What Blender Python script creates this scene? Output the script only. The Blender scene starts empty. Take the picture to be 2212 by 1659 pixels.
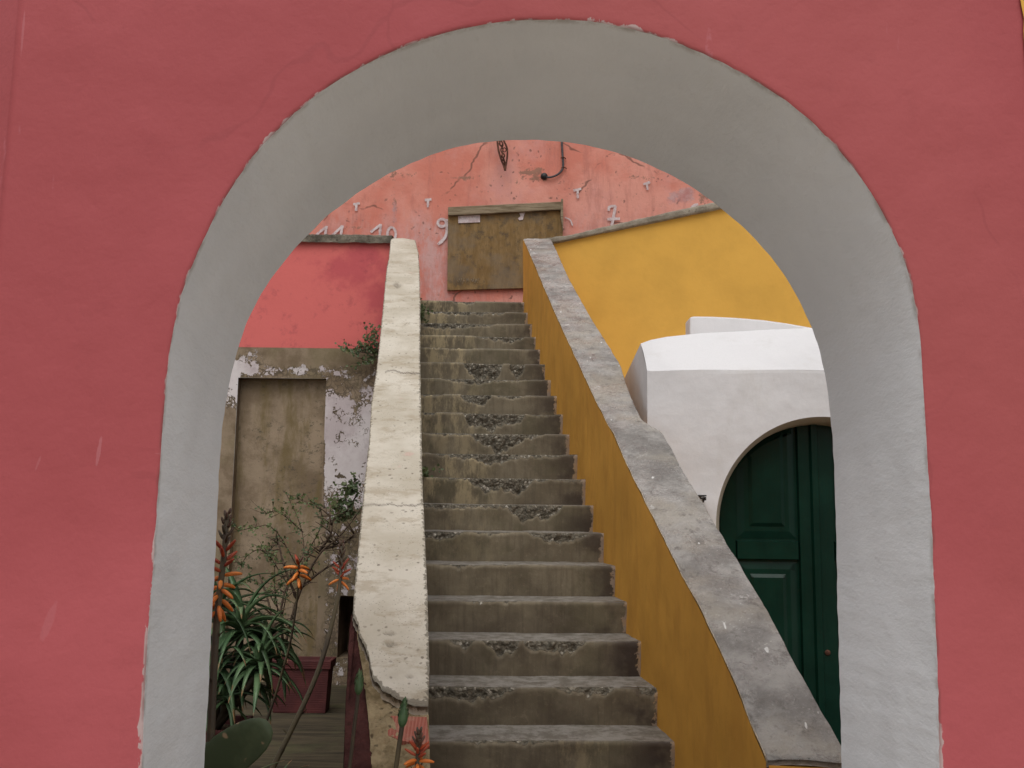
import bpy, math, random
from mathutils import Vector, noise as mn

random.seed(7)
scene = bpy.context.scene
COL = scene.collection

# ------------------------------------------------------------------ camera model
F_PX, CX, CY = 2150.0, 1106.0, 829.5          # in the 2212 x 1659 reading frame
PITCH, ROLL, EYE = math.radians(7.94), 0.0125, 1.60
CAM = Vector((0, 0, EYE))
_r0, _u0 = Vector((1, 0, 0)), Vector((0, -math.sin(PITCH), math.cos(PITCH)))
FWD = Vector((0, math.cos(PITCH), math.sin(PITCH)))
RGT = _r0 * math.cos(ROLL) + _u0 * math.sin(ROLL)
UPV = _u0 * math.cos(ROLL) - _r0 * math.sin(ROLL)

def ray(x, y):
    return FWD + RGT * ((x - CX) / F_PX) + UPV * ((CY - y) / F_PX)

def at(x, y, Y):
    """point of the upright plane at distance Y that is seen at pixel x, y"""
    d = ray(x, y)
    return CAM + d * (Y / d.y)

def on_plane(x, y, p0, n):
    d = ray(x, y)
    return CAM + d * ((p0 - CAM).dot(n) / d.dot(n))

def pix(p):
    v = p - CAM
    d = v.dot(FWD)
    return CX + F_PX * v.dot(RGT) / d, CY - F_PX * v.dot(UPV) / d

def crop(x0, y0, s):
    return lambda x, y: ((x0 + x / s) * 0.67770, (y0 + y / s) * 0.67770)

c3, c4 = crop(900, 400, 2.212), crop(1600, 500, 2.011)

def nz(p, s=1.0, o=0.0):
    return mn.noise(Vector((p[0] * s + o, p[1] * s + o * .7, p[2] * s - o)))

def fbm(p, s=1.0, o=0.0):
    return mn.fractal(Vector((p[0] * s + o, p[1] * s - o, p[2] * s + o)), 1.0, 2.0, 4)

def sstep(a, b, x):
    t = min(1, max(0, (x - a) / (b - a)))
    return t * t * (3 - 2 * t)

def lerp(a, b, t):
    return a + (b - a) * t

def poly_at(pts, t):
    """point at fraction t of the length of a polyline of tuples"""
    L = [0]
    for a, b in zip(pts, pts[1:]):
        L.append(L[-1] + math.dist(a, b))
    d = t * L[-1]
    for i in range(len(pts) - 1):
        if d <= L[i + 1] or i == len(pts) - 2:
            k = (d - L[i]) / max(1e-9, L[i + 1] - L[i])
            return tuple(lerp(p, q, k) for p, q in zip(pts[i], pts[i + 1]))

def smooth_poly(pts, it=2):
    for _ in range(it):
        out = [pts[0]]
        for a, b in zip(pts, pts[1:]):
            out.append(tuple(.75 * p + .25 * q for p, q in zip(a, b)))
            out.append(tuple(.25 * p + .75 * q for p, q in zip(a, b)))
        out.append(pts[-1])
        pts = out
    return pts

YF, YB = 2.00, 2.50                              # front and back of the archway wall

# ------------------------------------------------------------------ mesh helpers
class MB:
    def __init__(self):
        self.v, self.f, self.mi, self.at = [], [], [], {}
    def vert(self, p, **kw):
        self.v.append(Vector(p))
        for k, val in kw.items():
            self.at.setdefault(k, {})[len(self.v) - 1] = val
        return len(self.v) - 1
    def face(self, idx, m=0):
        self.f.append(tuple(idx)); self.mi.append(m)
    def quad(self, a, b, c, d, m=0):
        i = [self.vert(p) for p in (a, b, c, d)]
        self.face(i, m)
    def grid(self, fn, nu, nv, m=0, flip=False, wrap=False):
        """fn(u, v) gives a point or (point, attributes)"""
        rows = []
        for j in range(nv + 1):
            row = []
            for i in range(nu + 1 - (1 if wrap else 0)):
                r = fn(i / nu, j / nv)
                row.append(self.vert(r[0], **r[1]) if len(r) == 2 else self.vert(r))
            if wrap:
                row.append(row[0])
            rows.append(row)
        for j in range(nv):
            for i in range(nu):
                q = (rows[j][i], rows[j][i + 1], rows[j + 1][i + 1], rows[j + 1][i])
                self.face(q[::-1] if flip else q, m)
        return rows
    def skirt(self, ring, d, m=0, closed=True):
        """upright band hanging from a ring of vertex numbers"""
        d = Vector(d)
        low = [self.vert(self.v[i] + d) for i in ring]
        n = len(ring)
        for k in range(n if closed else n - 1):
            j = (k + 1) % n
            self.face((ring[k], low[k], low[j], ring[j]), m)
        return low
    def box(self, lo, hi, m=0):
        x0, y0, z0 = lo; x1, y1, z1 = hi
        c = [self.vert(p) for p in ((x0, y0, z0), (x1, y0, z0), (x1, y1, z0), (x0, y1, z0),
                                    (x0, y0, z1), (x1, y0, z1), (x1, y1, z1), (x0, y1, z1))]
        for q in ((3, 2, 1, 0), (4, 5, 6, 7), (0, 1, 5, 4), (1, 2, 6, 5), (2, 3, 7, 6), (3, 0, 4, 7)):
            self.face([c[k] for k in q], m)
    def prism(self, front, depth, m=0):
        """front: points counter-clockwise seen from the camera; depth: vector to the back"""
        d = Vector(depth)
        a = [self.vert(p) for p in front]
        b = [self.vert(Vector(p) + d) for p in front]
        self.face(a, m); self.face(b[::-1], m)
        n = len(a)
        for k in range(n):
            j = (k + 1) % n
            self.face((a[k], b[k], b[j], a[j]), m)
    def tube(self, pts, rad, n=8, m=0, cap=True):
        pts = [Vector(p) for p in pts]
        if not hasattr(rad, '__len__'):
            rad = [rad] * len(pts)
        rings, up = [], Vector((0.31, 0.2, 0.93)).normalized()
        for i, p in enumerate(pts):
            t = (pts[min(i + 1, len(pts) - 1)] - pts[max(i - 1, 0)]).normalized()
            s = t.cross(up)
            if s.length < 1e-4:
                s = t.cross(Vector((1, 0, 0)))
            s.normalize(); w = s.cross(t).normalized(); up = w
            rings.append([self.vert(p + (s * math.cos(a) + w * math.sin(a)) * rad[i])
                          for a in [2 * math.pi * k / n for k in range(n)]])
        for r0, r1 in zip(rings, rings[1:]):
            for k in range(n):
                j = (k + 1) % n
                self.face((r0[k], r0[j], r1[j], r1[k]), m)
        if cap:
            self.face(rings[0][::-1], m); self.face(rings[-1], m)
    def build(self, name, mats, parent=None, smooth=False, label=None, bevel=0.0):
        me = bpy.data.meshes.new(name)
        org = parent['_loc'] if parent is not None and '_loc' in parent else (0, 0, 0)
        org = Vector(org)
        me.from_pydata([tuple(v - org) for v in self.v], [], self.f)
        for k, d in self.at.items():
            a = me.attributes.new(k, 'FLOAT', 'POINT')
            a.data.foreach_set('value', [d.get(i, 0.0) for i in range(len(self.v))])
        if not isinstance(mats, (list, tuple)):
            mats = [mats]
        for mt in mats:
            me.materials.append(mt)
        me.polygons.foreach_set('material_index', self.mi)
        me.polygons.foreach_set('use_smooth', [smooth] * len(self.f))
        me.update()
        o = bpy.data.objects.new(name, me)
        COL.objects.link(o)
        if parent is not None:
            o.parent = parent
            o['_loc'] = tuple(org)
        if label:
            o['label'] = label
        if bevel:
            b = o.modifiers.new('bevel', 'BEVEL'); b.width = bevel; b.segments = 2; b.limit_method = 'ANGLE'
        return o

def thing(name, label, cat, loc, group=None):
    o = bpy.data.objects.new(name, None)
    COL.objects.link(o)
    o.empty_display_size = 0.2
    o.location = loc
    o['_loc'] = tuple(loc)
    o['label'] = label; o['category'] = cat
    if group: o['group'] = group
    return o

def tag(o, label, cat, group=None):
    o['label'] = label; o['category'] = cat
    if group: o['group'] = group
    return o

def structure(o):
    o['kind'] = 'structure'
    return o

# ------------------------------------------------------------------ materials
class NT:
    def __init__(s, name):
        s.m = bpy.data.materials.new(name); s.m.use_nodes = True
        s.t = s.m.node_tree; s.n = s.t.nodes
        s.b = s.n['Principled BSDF']
        s.pos = s.n.new('ShaderNodeNewGeometry').outputs['Position']
    def link(s, a, b):
        s.t.links.new(a, b)
    def put(s, sock, val):
        if hasattr(val, 'is_output'):
            s.link(val, sock)
        elif isinstance(val, (tuple, list)) and sock.type == 'RGBA' and len(val) == 3:
            sock.default_value = (*val, 1)
        else:
            sock.default_value = val
    def scaled(s, sc, off=(0, 0, 0)):
        k = s.n.new('ShaderNodeMapping')
        k.inputs['Scale'].default_value = sc; k.inputs['Location'].default_value = off
        s.link(s.pos, k.inputs['Vector'])
        return k.outputs[0]
    def noise(s, scale, detail=4, rough=.55, vec=None, dist=0.0):
        k = s.n.new('ShaderNodeTexNoise')
        s.link(vec or s.pos, k.inputs['Vector'])
        k.inputs['Scale'].default_value = scale; k.inputs['Detail'].default_value = detail
        k.inputs['Roughness'].default_value = rough; k.inputs['Distortion'].default_value = dist
        return k.outputs['Fac']
    def voro(s, scale, feature='F1', out='Distance', vec=None, rnd=1.0):
        k = s.n.new('ShaderNodeTexVoronoi'); k.feature = feature
        s.link(vec or s.pos, k.inputs['Vector'])
        k.inputs['Scale'].default_value = scale; k.inputs['Randomness'].default_value = rnd
        return k.outputs[out]
    def warp(s, amount, scale, vec=None):
        k = s.n.new('ShaderNodeTexNoise'); k.inputs['Scale'].default_value = scale; k.inputs['Detail'].default_value = 3
        s.link(vec or s.pos, k.inputs['Vector'])
        a = s.n.new('ShaderNodeVectorMath'); a.operation = 'MULTIPLY_ADD'
        s.link(k.outputs['Color'], a.inputs[0]); a.inputs[1].default_value = (amount,) * 3
        s.link(vec or s.pos, a.inputs[2])
        return a.outputs[0]
    def math(s, op, a, b=0.0, clamp=False):
        k = s.n.new('ShaderNodeMath'); k.operation = op; k.use_clamp = clamp
        s.put(k.inputs[0], a); s.put(k.inputs[1], b)
        return k.outputs[0]
    def step(s, x, a, b):
        k = s.n.new('ShaderNodeMapRange'); k.interpolation_type = 'SMOOTHSTEP'
        s.put(k.inputs['Value'], x)
        k.inputs['From Min'].default_value = a; k.inputs['From Max'].default_value = b
        return k.outputs[0]
    def mix(s, f, a, b, mode='MIX'):
        k = s.n.new('ShaderNodeMix'); k.data_type = 'RGBA'; k.blend_type = mode
        s.put(k.inputs[0], f); s.put(k.inputs[6], a); s.put(k.inputs[7], b)
        return k.outputs[2]
    def attr(s, name):
        k = s.n.new('ShaderNodeAttribute'); k.attribute_name = name
        return k.outputs['Fac']
    def xyz(s):
        k = s.n.new('ShaderNodeSeparateXYZ'); s.link(s.pos, k.inputs[0])
        return k.outputs
    def bump(s, h, strength=.3, dist=.01):
        k = s.n.new('ShaderNodeBump'); k.inputs['Strength'].default_value = strength
        k.inputs['Distance'].default_value = dist
        s.link(h, k.inputs['Height'])
        if s.b.inputs['Normal'].is_linked:
            s.link(s.b.inputs['Normal'].links[0].from_socket, k.inputs['Normal'])
        s.link(k.outputs[0], s.b.inputs['Normal'])
    def done(s, col, rough=.9, spec=.3):
        s.put(s.b.inputs['Base Color'], col); s.put(s.b.inputs['Roughness'], rough)
        s.put(s.b.inputs['Specular IOR Level'], spec)
        return s.m

def mat_plaster(name, base, var=.12, tint=None, grain=.25, brush=(1, 1, 1), stain=None, stain_amt=.4, lump=.35, rough=.9):
    n = NT(name)
    a = n.noise(1.1, 5, .6)
    dark = tuple(c * (1 - var) for c in base); lite = tuple(min(1, c * (1 + var)) for c in base)
    col = n.mix(n.step(a, .38, .62), dark, lite)
    if tint:
        col = n.mix(n.math('MULTIPLY', n.step(n.noise(.7, 3, .5, n.scaled((1, 1, 1), (5, 3, 9))), .42, .68), .65), col, tint)
    if stain:
        st = n.step(n.noise(2.3, 8, .72, n.scaled((1.4, 1.4, .55), (1, 7, 2))), .52, .74)
        col = n.mix(n.math('MULTIPLY', st, stain_amt), col, stain)
    fine = n.noise(90, 3, .7)
    col = n.mix(n.math('MULTIPLY', n.step(fine, .35, .75), .10), col, tuple(c * .6 for c in base))
    n.bump(n.noise(2.4, 3, .5), lump, .03)
    n.bump(n.noise(28, 5, .62, n.scaled(brush)), grain, .006)
    n.bump(n.noise(240, 2, .6), grain * .6, .0015)
    return n.done(col, rough)

# front wall: pink paint, white chips where the paint stops at the edge of the arch
def mat_front_pink():
    n = NT('pink_paint')
    d = n.attr('edge')                       # metres from the arch edge
    a = n.noise(.85, 4, .55)
    col = n.mix(n.step(a, .38, .62), (.372, .072, .080), (.432, .090, .102))
    col = n.mix(n.math('MULTIPLY', n.step(n.noise(.55, 2, .5, n.scaled((1, 1, 1), (3, 8, 1))), .45, .62), .55), col, (.385, .090, .087))
    # pale scuffs rubbed upright into the paint
    sc = n.math('MULTIPLY', n.step(n.noise(4.4, 3, .55, n.scaled((5.5, 1, .9), (2.2, 0, 3))), .70, .75), n.step(n.noise(40, 5, .7), .40, .56))
    col = n.mix(n.math('MULTIPLY', sc, .30), col, (.55, .21, .25))
    X, _, Z = n.xyz()[0], n.xyz()[1], n.xyz()[2]
    for (mx, my, rx, ry, lean, k) in ((213, 975, 5, 34, -.10, .26), (105, 1345, 11, 46, -.30, .12), (82, 1000, 3, 18, -.3, .14), (355, 980, 22, 2.5, 0, .14), (50, 70, 3, 60, 0, .2)):
        c = at(mx, my, YF); sc1 = 2.0 / F_PX
        dz = n.math('SUBTRACT', Z, c.z)
        dx = n.math('SUBTRACT', n.math('SUBTRACT', X, c.x), n.math('MULTIPLY', dz, -lean))
        q = n.math('ADD', n.math('POWER', n.math('DIVIDE', dx, rx * sc1), 2.0), n.math('POWER', n.math('DIVIDE', dz, ry * sc1), 2.0))
        q = n.math('ADD', q, n.math('MULTIPLY', n.math('SUBTRACT', n.noise(60, 5, .7), .5), 1.6))
        col = n.mix(n.math('MULTIPLY', n.step(q, 1.0, .5), k), col, (.58, .27, .30))
    # hair cracks
    cr = n.voro(1.5, 'DISTANCE_TO_EDGE', vec=n.warp(.35, 2.2))
    gate = n.step(n.noise(1.7, 3, .6, n.scaled((1, 1, 1), (9, 2, 4))), .53, .60)
    crack = n.math('MULTIPLY', n.math('SUBTRACT', 1.0, n.step(cr, .002, .007)), gate)
    col = n.mix(n.math('MULTIPLY', crack, .22), col, (.24, .045, .052))
    # chipped white rim and brush slips
    nn = n.noise(60, 5, .75, n.scaled((1, 1, .6)))
    lim = n.math('SUBTRACT', n.math('MULTIPLY', n.step(n.noise(5.5, 4, .65), .47, .72), n.math('MULTIPLY', nn, .020)), .0022)
    lim = n.math('ADD', lim, n.math('MULTIPLY', n.attr('slop'), n.math('MULTIPLY', n.step(n.noise(30, 5, .75, n.scaled((1, 1, .25), (2, 2, 2))), .44, .60), .0075)))
    rim = n.step(n.math('SUBTRACT', lim, d), -.001, .0015)
    col = n.mix(n.math('MULTIPLY', rim, .8), col, (.50, .43, .42))
    line = n.math('MULTIPLY', n.math('SUBTRACT', 1.0, n.step(d, .001, .006)), n.step(n.noise(9, 3, .6, n.scaled((1, 1, 1), (4, 4, 4))), .44, .6))
    col = n.mix(n.math('MULTIPLY', line, .55), col, (.17, .06, .055))
    db = n.step(n.noise(5, 8, .8), .54, .68)
    col = n.mix(n.math('MULTIPLY', db, .20), col, (.28, .055, .060))
    n.bump(n.noise(1.7, 3, .5), .45, .05)
    n.bump(n.noise(9, 4, .6), .30, .012)
    n.bump(n.noise(55, 5, .6), .20, .004)
    n.bump(n.math('ADD', crack, n.math('MULTIPLY', rim, 1.5)), -.5, .003)
    return n.done(col, .72, .35)

def mat_reveal():
    n = NT('white_limewash')
    d = n.attr('edge')
    a = n.noise(1.4, 5, .6)
    col = n.mix(n.step(a, .38, .62), (.715, .735, .765), (.785, .805, .835))
    dirt = n.math('MULTIPLY', n.math('SUBTRACT', 1.0, n.step(d, .0, .02)), n.step(n.noise(14, 5, .7), .42, .62))
    col = n.mix(n.math('MULTIPLY', dirt, .55), col, (.27, .21, .17))
    col = n.mix(n.math('MULTIPLY', n.step(n.noise(40, 6, .75), .56, .75), .10), col, (.36, .34, .31))
    n.bump(n.noise(2.6, 3, .5), .45, .03)
    n.bump(n.noise(34, 5, .6, n.scaled((1, .35, 1))), .40, .007)
    n.bump(n.noise(130, 4, .65, n.scaled((1, .45, 1))), .4, .0025)
    return n.done(col, .85, .3)

def mat_riser():
    n = NT('worn_stair_concrete')
    chip, sky_lit = n.attr('chip'), n.attr('lit')
    col = n.mix(n.step(n.noise(3.5, 6, .62), .38, .62), (.150, .124, .084), (.218, .185, .128))
    # upright run marks
    st = n.noise(7, 5, .7, n.scaled((5.5, 1, .45)))
    col = n.mix(n.math('MULTIPLY', n.step(st, .48, .62), .36), col, (.100, .082, .058))
    yl = n.math('MULTIPLY', n.step(n.noise(4, 8, .8, n.scaled((2.4, 1, .75), (3, 1, 2))), .45, .60), n.attr('lime'))
    sp_ = n.step(n.noise(34, 6, .78), .54, .66)
    col = n.mix(n.math('MULTIPLY', sp_, .40), col, (.30, .25, .175))
    gm = n.step(n.noise(2.6, 5, .7, n.scaled((1, 1, 1), (6, 6, 6))), .50, .62)
    col = n.mix(n.math('MULTIPLY', gm, .45), col, (.105, .095, .055))
    col = n.mix(n.math('MULTIPLY', yl, .9), col, (.42, .345, .210))
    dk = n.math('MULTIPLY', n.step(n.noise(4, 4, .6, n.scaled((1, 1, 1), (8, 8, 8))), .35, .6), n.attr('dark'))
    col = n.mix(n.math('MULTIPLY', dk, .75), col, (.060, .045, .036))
    pt = n.step(n.math('ADD', n.attr('slip'), n.math('MULTIPLY', n.math('SUBTRACT', n.noise(16, 6, .75), .5), 2.4)), .52, .66)
    col = n.mix(pt, col, n.mix(n.step(n.noise(11, 3, .6), .4, .6), (.36, .25, .15), (.30, .24, .19)))
    # tread tops: gritty grey, sky light painted in as a paler tone
    col = n.mix(n.math('MULTIPLY', sky_lit, .8), col, n.mix(n.step(n.noise(13, 7, .78), .40, .60), (.135, .122, .105), (.29, .275, .255)))
    # broken places: pebbles in dark mortar
    wv = n.warp(.03, 26)
    peb = n.voro(58, 'F1', 'Distance', wv)
    sep = n.n.new('ShaderNodeSeparateColor'); n.link(n.voro(58, 'F1', 'Color', wv), sep.inputs[0])
    pc = n.mix(n.step(sep.outputs[0], .35, 1.0), (.100, .090, .068), (.215, .195, .152))
    pc = n.mix(n.step(sep.outputs[1], .90, .96), pc, (.42, .39, .33))
    pc = n.mix(n.math('MULTIPLY', n.step(peb, .40, .75), .75), pc, (.055, .046, .034))
    pc = n.mix(n.math('MULTIPLY', n.step(n.noise(40, 6, .75), .44, .60), .65), pc, (.150, .128, .095))
    cm = n.step(n.math('ADD', chip, n.math('MULTIPLY', n.math('SUBTRACT', n.noise(26, 6, .75), .5), 1.5)), .30, .52)
    col = n.mix(cm, col, pc)
    rim = n.math('MULTIPLY', n.step(n.math('ABSOLUTE', n.math('SUBTRACT', n.attr('rim'), .5), 0), .5, .0), n.step(n.noise(20, 4, .6), .40, .6))
    col = n.mix(n.math('MULTIPLY', rim, .10), col, (.34, .30, .24))
    n.bump(n.noise(22, 6, .65), .35, .008)
    n.bump(n.math('MULTIPLY', n.math('SUBTRACT', 1.0, peb), cm), .7, .012)
    return n.done(col, n.mix(sky_lit, (.85,) * 3, (.62,) * 3), .35)

def mat_left_coping():
    n = NT('cream_render')
    col = n.mix(n.step(n.noise(2.2, 6, .62), .38, .62), (.490, .440, .355), (.610, .560, .475))
    col = n.mix(n.math('MULTIPLY', n.step(n.noise(5, 7, .75, n.scaled((.8, 1.5, 1))), .49, .62), .60), col, (.36, .295, .21))
    # dark pits
    sp = n.voro(24, 'F1', 'Distance', n.warp(.03, 20))
    g = n.step(n.noise(3.4, 4, .6, n.scaled((1, 1, 1), (3, 1, 5))), .44, .60)
    pit = n.math('MULTIPLY', n.math('SUBTRACT', 1.0, n.step(sp, .13, .24)), g)
    col = n.mix(n.math('MULTIPLY', pit, .8), col, (.17, .14, .11))
    sp2 = n.math('MULTIPLY', n.math('SUBTRACT', 1.0, n.step(n.voro(75), .14, .26)), n.step(n.noise(6, 3, .6), .42, .56))
    col = n.mix(n.math('MULTIPLY', sp2, .6), col, (.22, .19, .15))
    col = n.mix(n.math('MULTIPLY', n.attr('crack'), .9), col, (.10, .08, .06))
    ed = n.step(n.math('ADD', n.attr('rim'), n.math('MULTIPLY', n.math('SUBTRACT', n.noise(42, 5, .75), .5), 2.2)), .55, .72)
    col = n.mix(n.math('MULTIPLY', ed, .75), col, (.14, .12, .09))
    pk = n.math('MULTIPLY', n.step(n.noise(5.5, 3, .6, n.scaled((1, 1, 1), (7, 3, 2))), .66, .74), n.step(n.noise(19, 4, .6), .45, .6))
    col = n.mix(n.math('MULTIPLY', pk, .35), col, (.60, .33, .30))
    n.bump(n.noise(9, 5, .6), .35, .012)
    n.bump(n.noise(70, 5, .65), .35, .004)
    n.bump(n.math('ADD', pit, n.attr('crack')), -.8, .008)
    return n.done(col, .9, .25)

def mat_right_coping():
    n = NT('grey_cement')
    col = n.mix(n.step(n.noise(3.2, 7, .68, None), .39, .61), (.215, .200, .185), (.400, .380, .358))
    col = n.mix(n.math('MULTIPLY', n.step(n.noise(1.3, 5, .65, n.scaled((1, 1, 1), (2, 6, 3))), .46, .62), .65), col, (.375, .330, .265))
    col = n.mix(n.math('MULTIPLY', n.step(n.noise(12, 7, .78), .52, .66), .70), col, (.125, .110, .098))
    wl = n.math('MULTIPLY', n.step(n.voro(7.5, 'F1', 'Distance', n.warp(.10, 11)), .20, .12), n.step(n.noise(2.6, 3, .6, n.scaled((1, 1, 1), (5, 1, 0))), .50, .60))
    col = n.mix(n.math('MULTIPLY', wl, n.step(n.noise(30, 6, .78), .44, .58)), col, (.62, .60, .57))
    gr = n.step(n.noise(70, 6, .8), .54, .64)
    col = n.mix(n.math('MULTIPLY', gr, .35), col, (.50, .475, .44))
    wp = n.step(n.voro(6, 'F1', 'Distance', n.warp(.06, 18, n.scaled((1.6, .7, .7)))), .075, .055)
    col = n.mix(n.math('MULTIPLY', wp, .9), col, (.78, .77, .75))
    wk = n.math('MULTIPLY', n.step(n.voro(38, 'F1', 'Distance', n.warp(.04, 30)), .20, .10), n.step(n.noise(4.5, 4, .6, n.scaled((1, 1, 1), (9, 9, 2))), .48, .58))
    col = n.mix(n.math('MULTIPLY', wk, .75), col, (.62, .60, .57))
    ed = n.step(n.math('ADD', n.attr('rim'), n.math('MULTIPLY', n.math('SUBTRACT', n.noise(34, 5, .7), .5), .9)), .60, .80)
    col = n.mix(ed, col, (.62, .51, .36))
    n.bump(n.noise(11, 6, .68), .9, .022)
    n.bump(n.noise(42, 6, .72), .9, .009)
    r = n.mix(n.step(n.noise(5, 4, .6, n.scaled((1, 1, 1), (1, 2, 3))), .40, .62), (.22,) * 3, (.66,) * 3)
    return n.done(col, r, .6)

def mat_yellow(name, base, streak=.0):
    n = NT(name)
    col = n.mix(n.step(n.noise(1.3, 5, .6), .38, .62), tuple(c * .94 for c in base), tuple(c * 1.05 for c in base))
    yf = n.step(n.noise(30, 7, .8), .54, .68)
    col = n.mix(n.math('MULTIPLY', yf, .16), col, tuple(c * .7 for c in base))
    col = n.mix(n.math('MULTIPLY', n.step(n.noise(4, 6, .7, n.scaled((1, 1, 1), (5, 5, 5))),   .50, .70), .08), col, tuple(c * .62 for c in base))
    if streak:
        st = n.step(n.noise(3.2, 6, .7, n.scaled((1.6, 1.6, .6))), .44, .62)
        col = n.mix(n.math('MULTIPLY', st, streak), col, (base[0] * .55, base[1] * .46, base[2] * .5))
    n.bump(n.noise(2.2, 3, .5), .35, .03)
    n.bump(n.noise(20, 5, .6), .25, .007)
    n.bump(n.noise(150, 3, .6), .3, .002)
    return n.done(col, .88, .25)

def mat_left_pink():
    n = NT('faded_red_paint')
    b = n.attr('blotch')
    k = n.step(n.math('ADD', b, n.math('MULTIPLY', n.math('SUBTRACT', n.noise(2.6, 7, .72), .5), 2.2)), .22, .80)
    col = n.mix(k, (.70, .165, .152), (.57, .112, .122))
    col = n.mix(n.math('MULTIPLY', n.step(n.noise(7, 5, .7), .54, .72), .35), col, (.30, .06, .075))
    n.bump(n.noise(3, 4, .55), .35, .025)
    n.bump(n.noise(45, 5, .62), .25, .005)
    return n.done(col, .88, .25)

def mat_rear_wall():
    n = NT('weathered_salmon_paint')
    col = n.mix(n.step(n.noise(1.0, 6, .62), .39, .61), (.610, .215, .160), (.710, .325, .260))
    col = n.mix(n.math('MULTIPLY', n.step(n.noise(1.4, 6, .68, n.scaled((1, 1, .8), (4, 2, 7))), .48, .66), .75), col, (.640, .310, .280))
    # washed pale low part
    lo = n.math('MULTIPLY', n.attr('pale'), n.step(n.noise(3.4, 7, .75, n.scaled((2.2, 1, .9))), .40, .62))
    col = n.mix(n.math('MULTIPLY', lo, .8), col, (.600, .385, .365))
    # damp stains running down
    dr = n.step(n.noise(2.4, 6, .72, n.scaled((2.6, 1, .45), (3, 3, 1))), .52, .66)
    col = n.mix(n.math('MULTIPLY', dr, .42), col, (.42, .165, .135))
    ft = n.step(n.noise(19, 7, .78), .55, .68)
    col = n.mix(n.math('MULTIPLY', ft, .35), col, (.36, .175, .135))
    # cracks and black chips
    cr = n.voro(.95, 'DISTANCE_TO_EDGE', vec=n.warp(.42, 2.6, n.scaled((.75, 1, 1.15))))
    gt = n.step(n.noise(1.9, 4, .65, n.scaled((1, 1, 1), (6, 2, 2))), .47, .56)
    ck = n.math('MULTIPLY', n.math('SUBTRACT', 1.0, n.step(cr, .004, .014)), gt)
    chips = n.math('MULTIPLY', n.math('SUBTRACT', 1.0, n.step(n.voro(13, 'F1', 'Distance', n.warp(.08, 16)), .14, .24)), n.step(n.noise(2.4, 4, .7, n.scaled((1, 1, 1), (9, 0, 1))), .49, .56))
    wr = n.step(n.math('ADD', n.attr('wear'), n.math('MULTIPLY', n.math('SUBTRACT', n.noise(13, 7, .78), .5), 2.4)), .48, .66)
    col = n.mix(n.math('MULTIPLY', ck, .75), col, (.15, .085, .065))
    col = n.mix(n.math('MULTIPLY', chips, .7), col, (.16, .09, .07))
    col = n.mix(n.math('MULTIPLY', wr, .8), col, n.mix(n.noise(9, 4, .6), (.14, .09, .065), (.36, .22, .16)))
    mv = n.step(n.math('ADD', n.attr('mauve'), n.math('MULTIPLY', n.math('SUBTRACT', n.noise(5, 6, .7), .5), 1.5)), .5, .75)
    col = n.mix(n.math('MULTIPLY', mv, .75), col, n.mix(n.step(n.noise(6, 5, .7), .4, .6), (.42, .20, .20), (.50, .34, .34)))
    n.bump(n.noise(2.5, 4, .55), .45, .03)
    n.bump(n.noise(24, 6, .66), .35, .01)
    n.bump(n.math('ADD', n.math('ADD', ck, chips), wr), -.8, .01)
    return n.done(col, .92, .2)

def mat_flaking():
    n = NT('flaking_white_paint')
    base = n.mix(n.step(n.noise(3, 7, .68), .38, .62), (.190, .138, .090), (.320, .245, .172))
    base = n.mix(n.math('MULTIPLY', n.step(n.noise(1.6, 4, .6, n.scaled((1, 1, 1), (3, 2, 6))), .45, .65), .6), base, (.19, .155, .085))
    w = n.mix(n.step(n.noise(2.2, 5, .6), .38, .62), (.56, .485, .490), (.70, .645, .640))
    w = n.mix(n.math('MULTIPLY', n.step(n.noise(9, 5, .7), .54, .70), .4), w, (.36, .30, .31))
    ce = n.voro(15, 'DISTANCE_TO_EDGE', vec=n.warp(.16, 11))
    crk = n.math('MULTIPLY', n.math('SUBTRACT', 1.0, n.step(ce, .03, .13)), .85)
    f = n.math('ADD', n.attr('paint'), n.math('MULTIPLY', n.math('SUBTRACT', n.noise(9, 7, .75), .5), 2.1))
    ce2 = n.voro(30, 'DISTANCE_TO_EDGE', vec=n.warp(.09, 17))
    crk2 = n.math('SUBTRACT', 1.0, n.step(ce2, .03, .16))
    f = n.math('SUBTRACT', f, n.math('ADD', n.math('MULTIPLY', n.math('MULTIPLY', crk, .62), n.step(n.noise(3.2, 4, .6, n.scaled((1, 1, 1), (2, 9, 4))), .50, .62)), n.math('MULTIPLY', n.math('MULTIPLY', crk2, .40), n.step(n.noise(4.5, 4, .6, n.scaled((1, 1, 1), (7, 1, 3))), .50, .62))))
    k = n.step(f, .50, .54)
    dkb = n.math('MULTIPLY', n.math('ADD', n.math('MULTIPLY', crk, .8), 0.0), n.step(n.attr('paint'), .15, .5))
    base = n.mix(dkb, base, (.075, .060, .045))
    col = n.mix(k, base, w)
    moss = n.math('MULTIPLY', n.step(n.noise(5, 5, .7, n.scaled((1.6, 1, .5), (1, 1, 9))), .55, .7), .5)
    col = n.mix(n.math('MULTIPLY', moss, n.math('SUBTRACT', 1.0, k)), col, (.10, .088, .045))
    holes = n.math('MULTIPLY', n.math('SUBTRACT', 1.0, n.step(n.voro(9, 'F1', 'Distance', n.warp(.09, 14)), .10, .15)), n.step(n.noise(4, 3, .6), .50, .58))
    col = n.mix(n.math('MULTIPLY', holes, .8), col, (.05, .042, .04))
    n.bump(k, .8, .006)
    n.bump(n.noise(30, 6, .68), .45, .008)
    return n.done(col, .92, .2)

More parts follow.
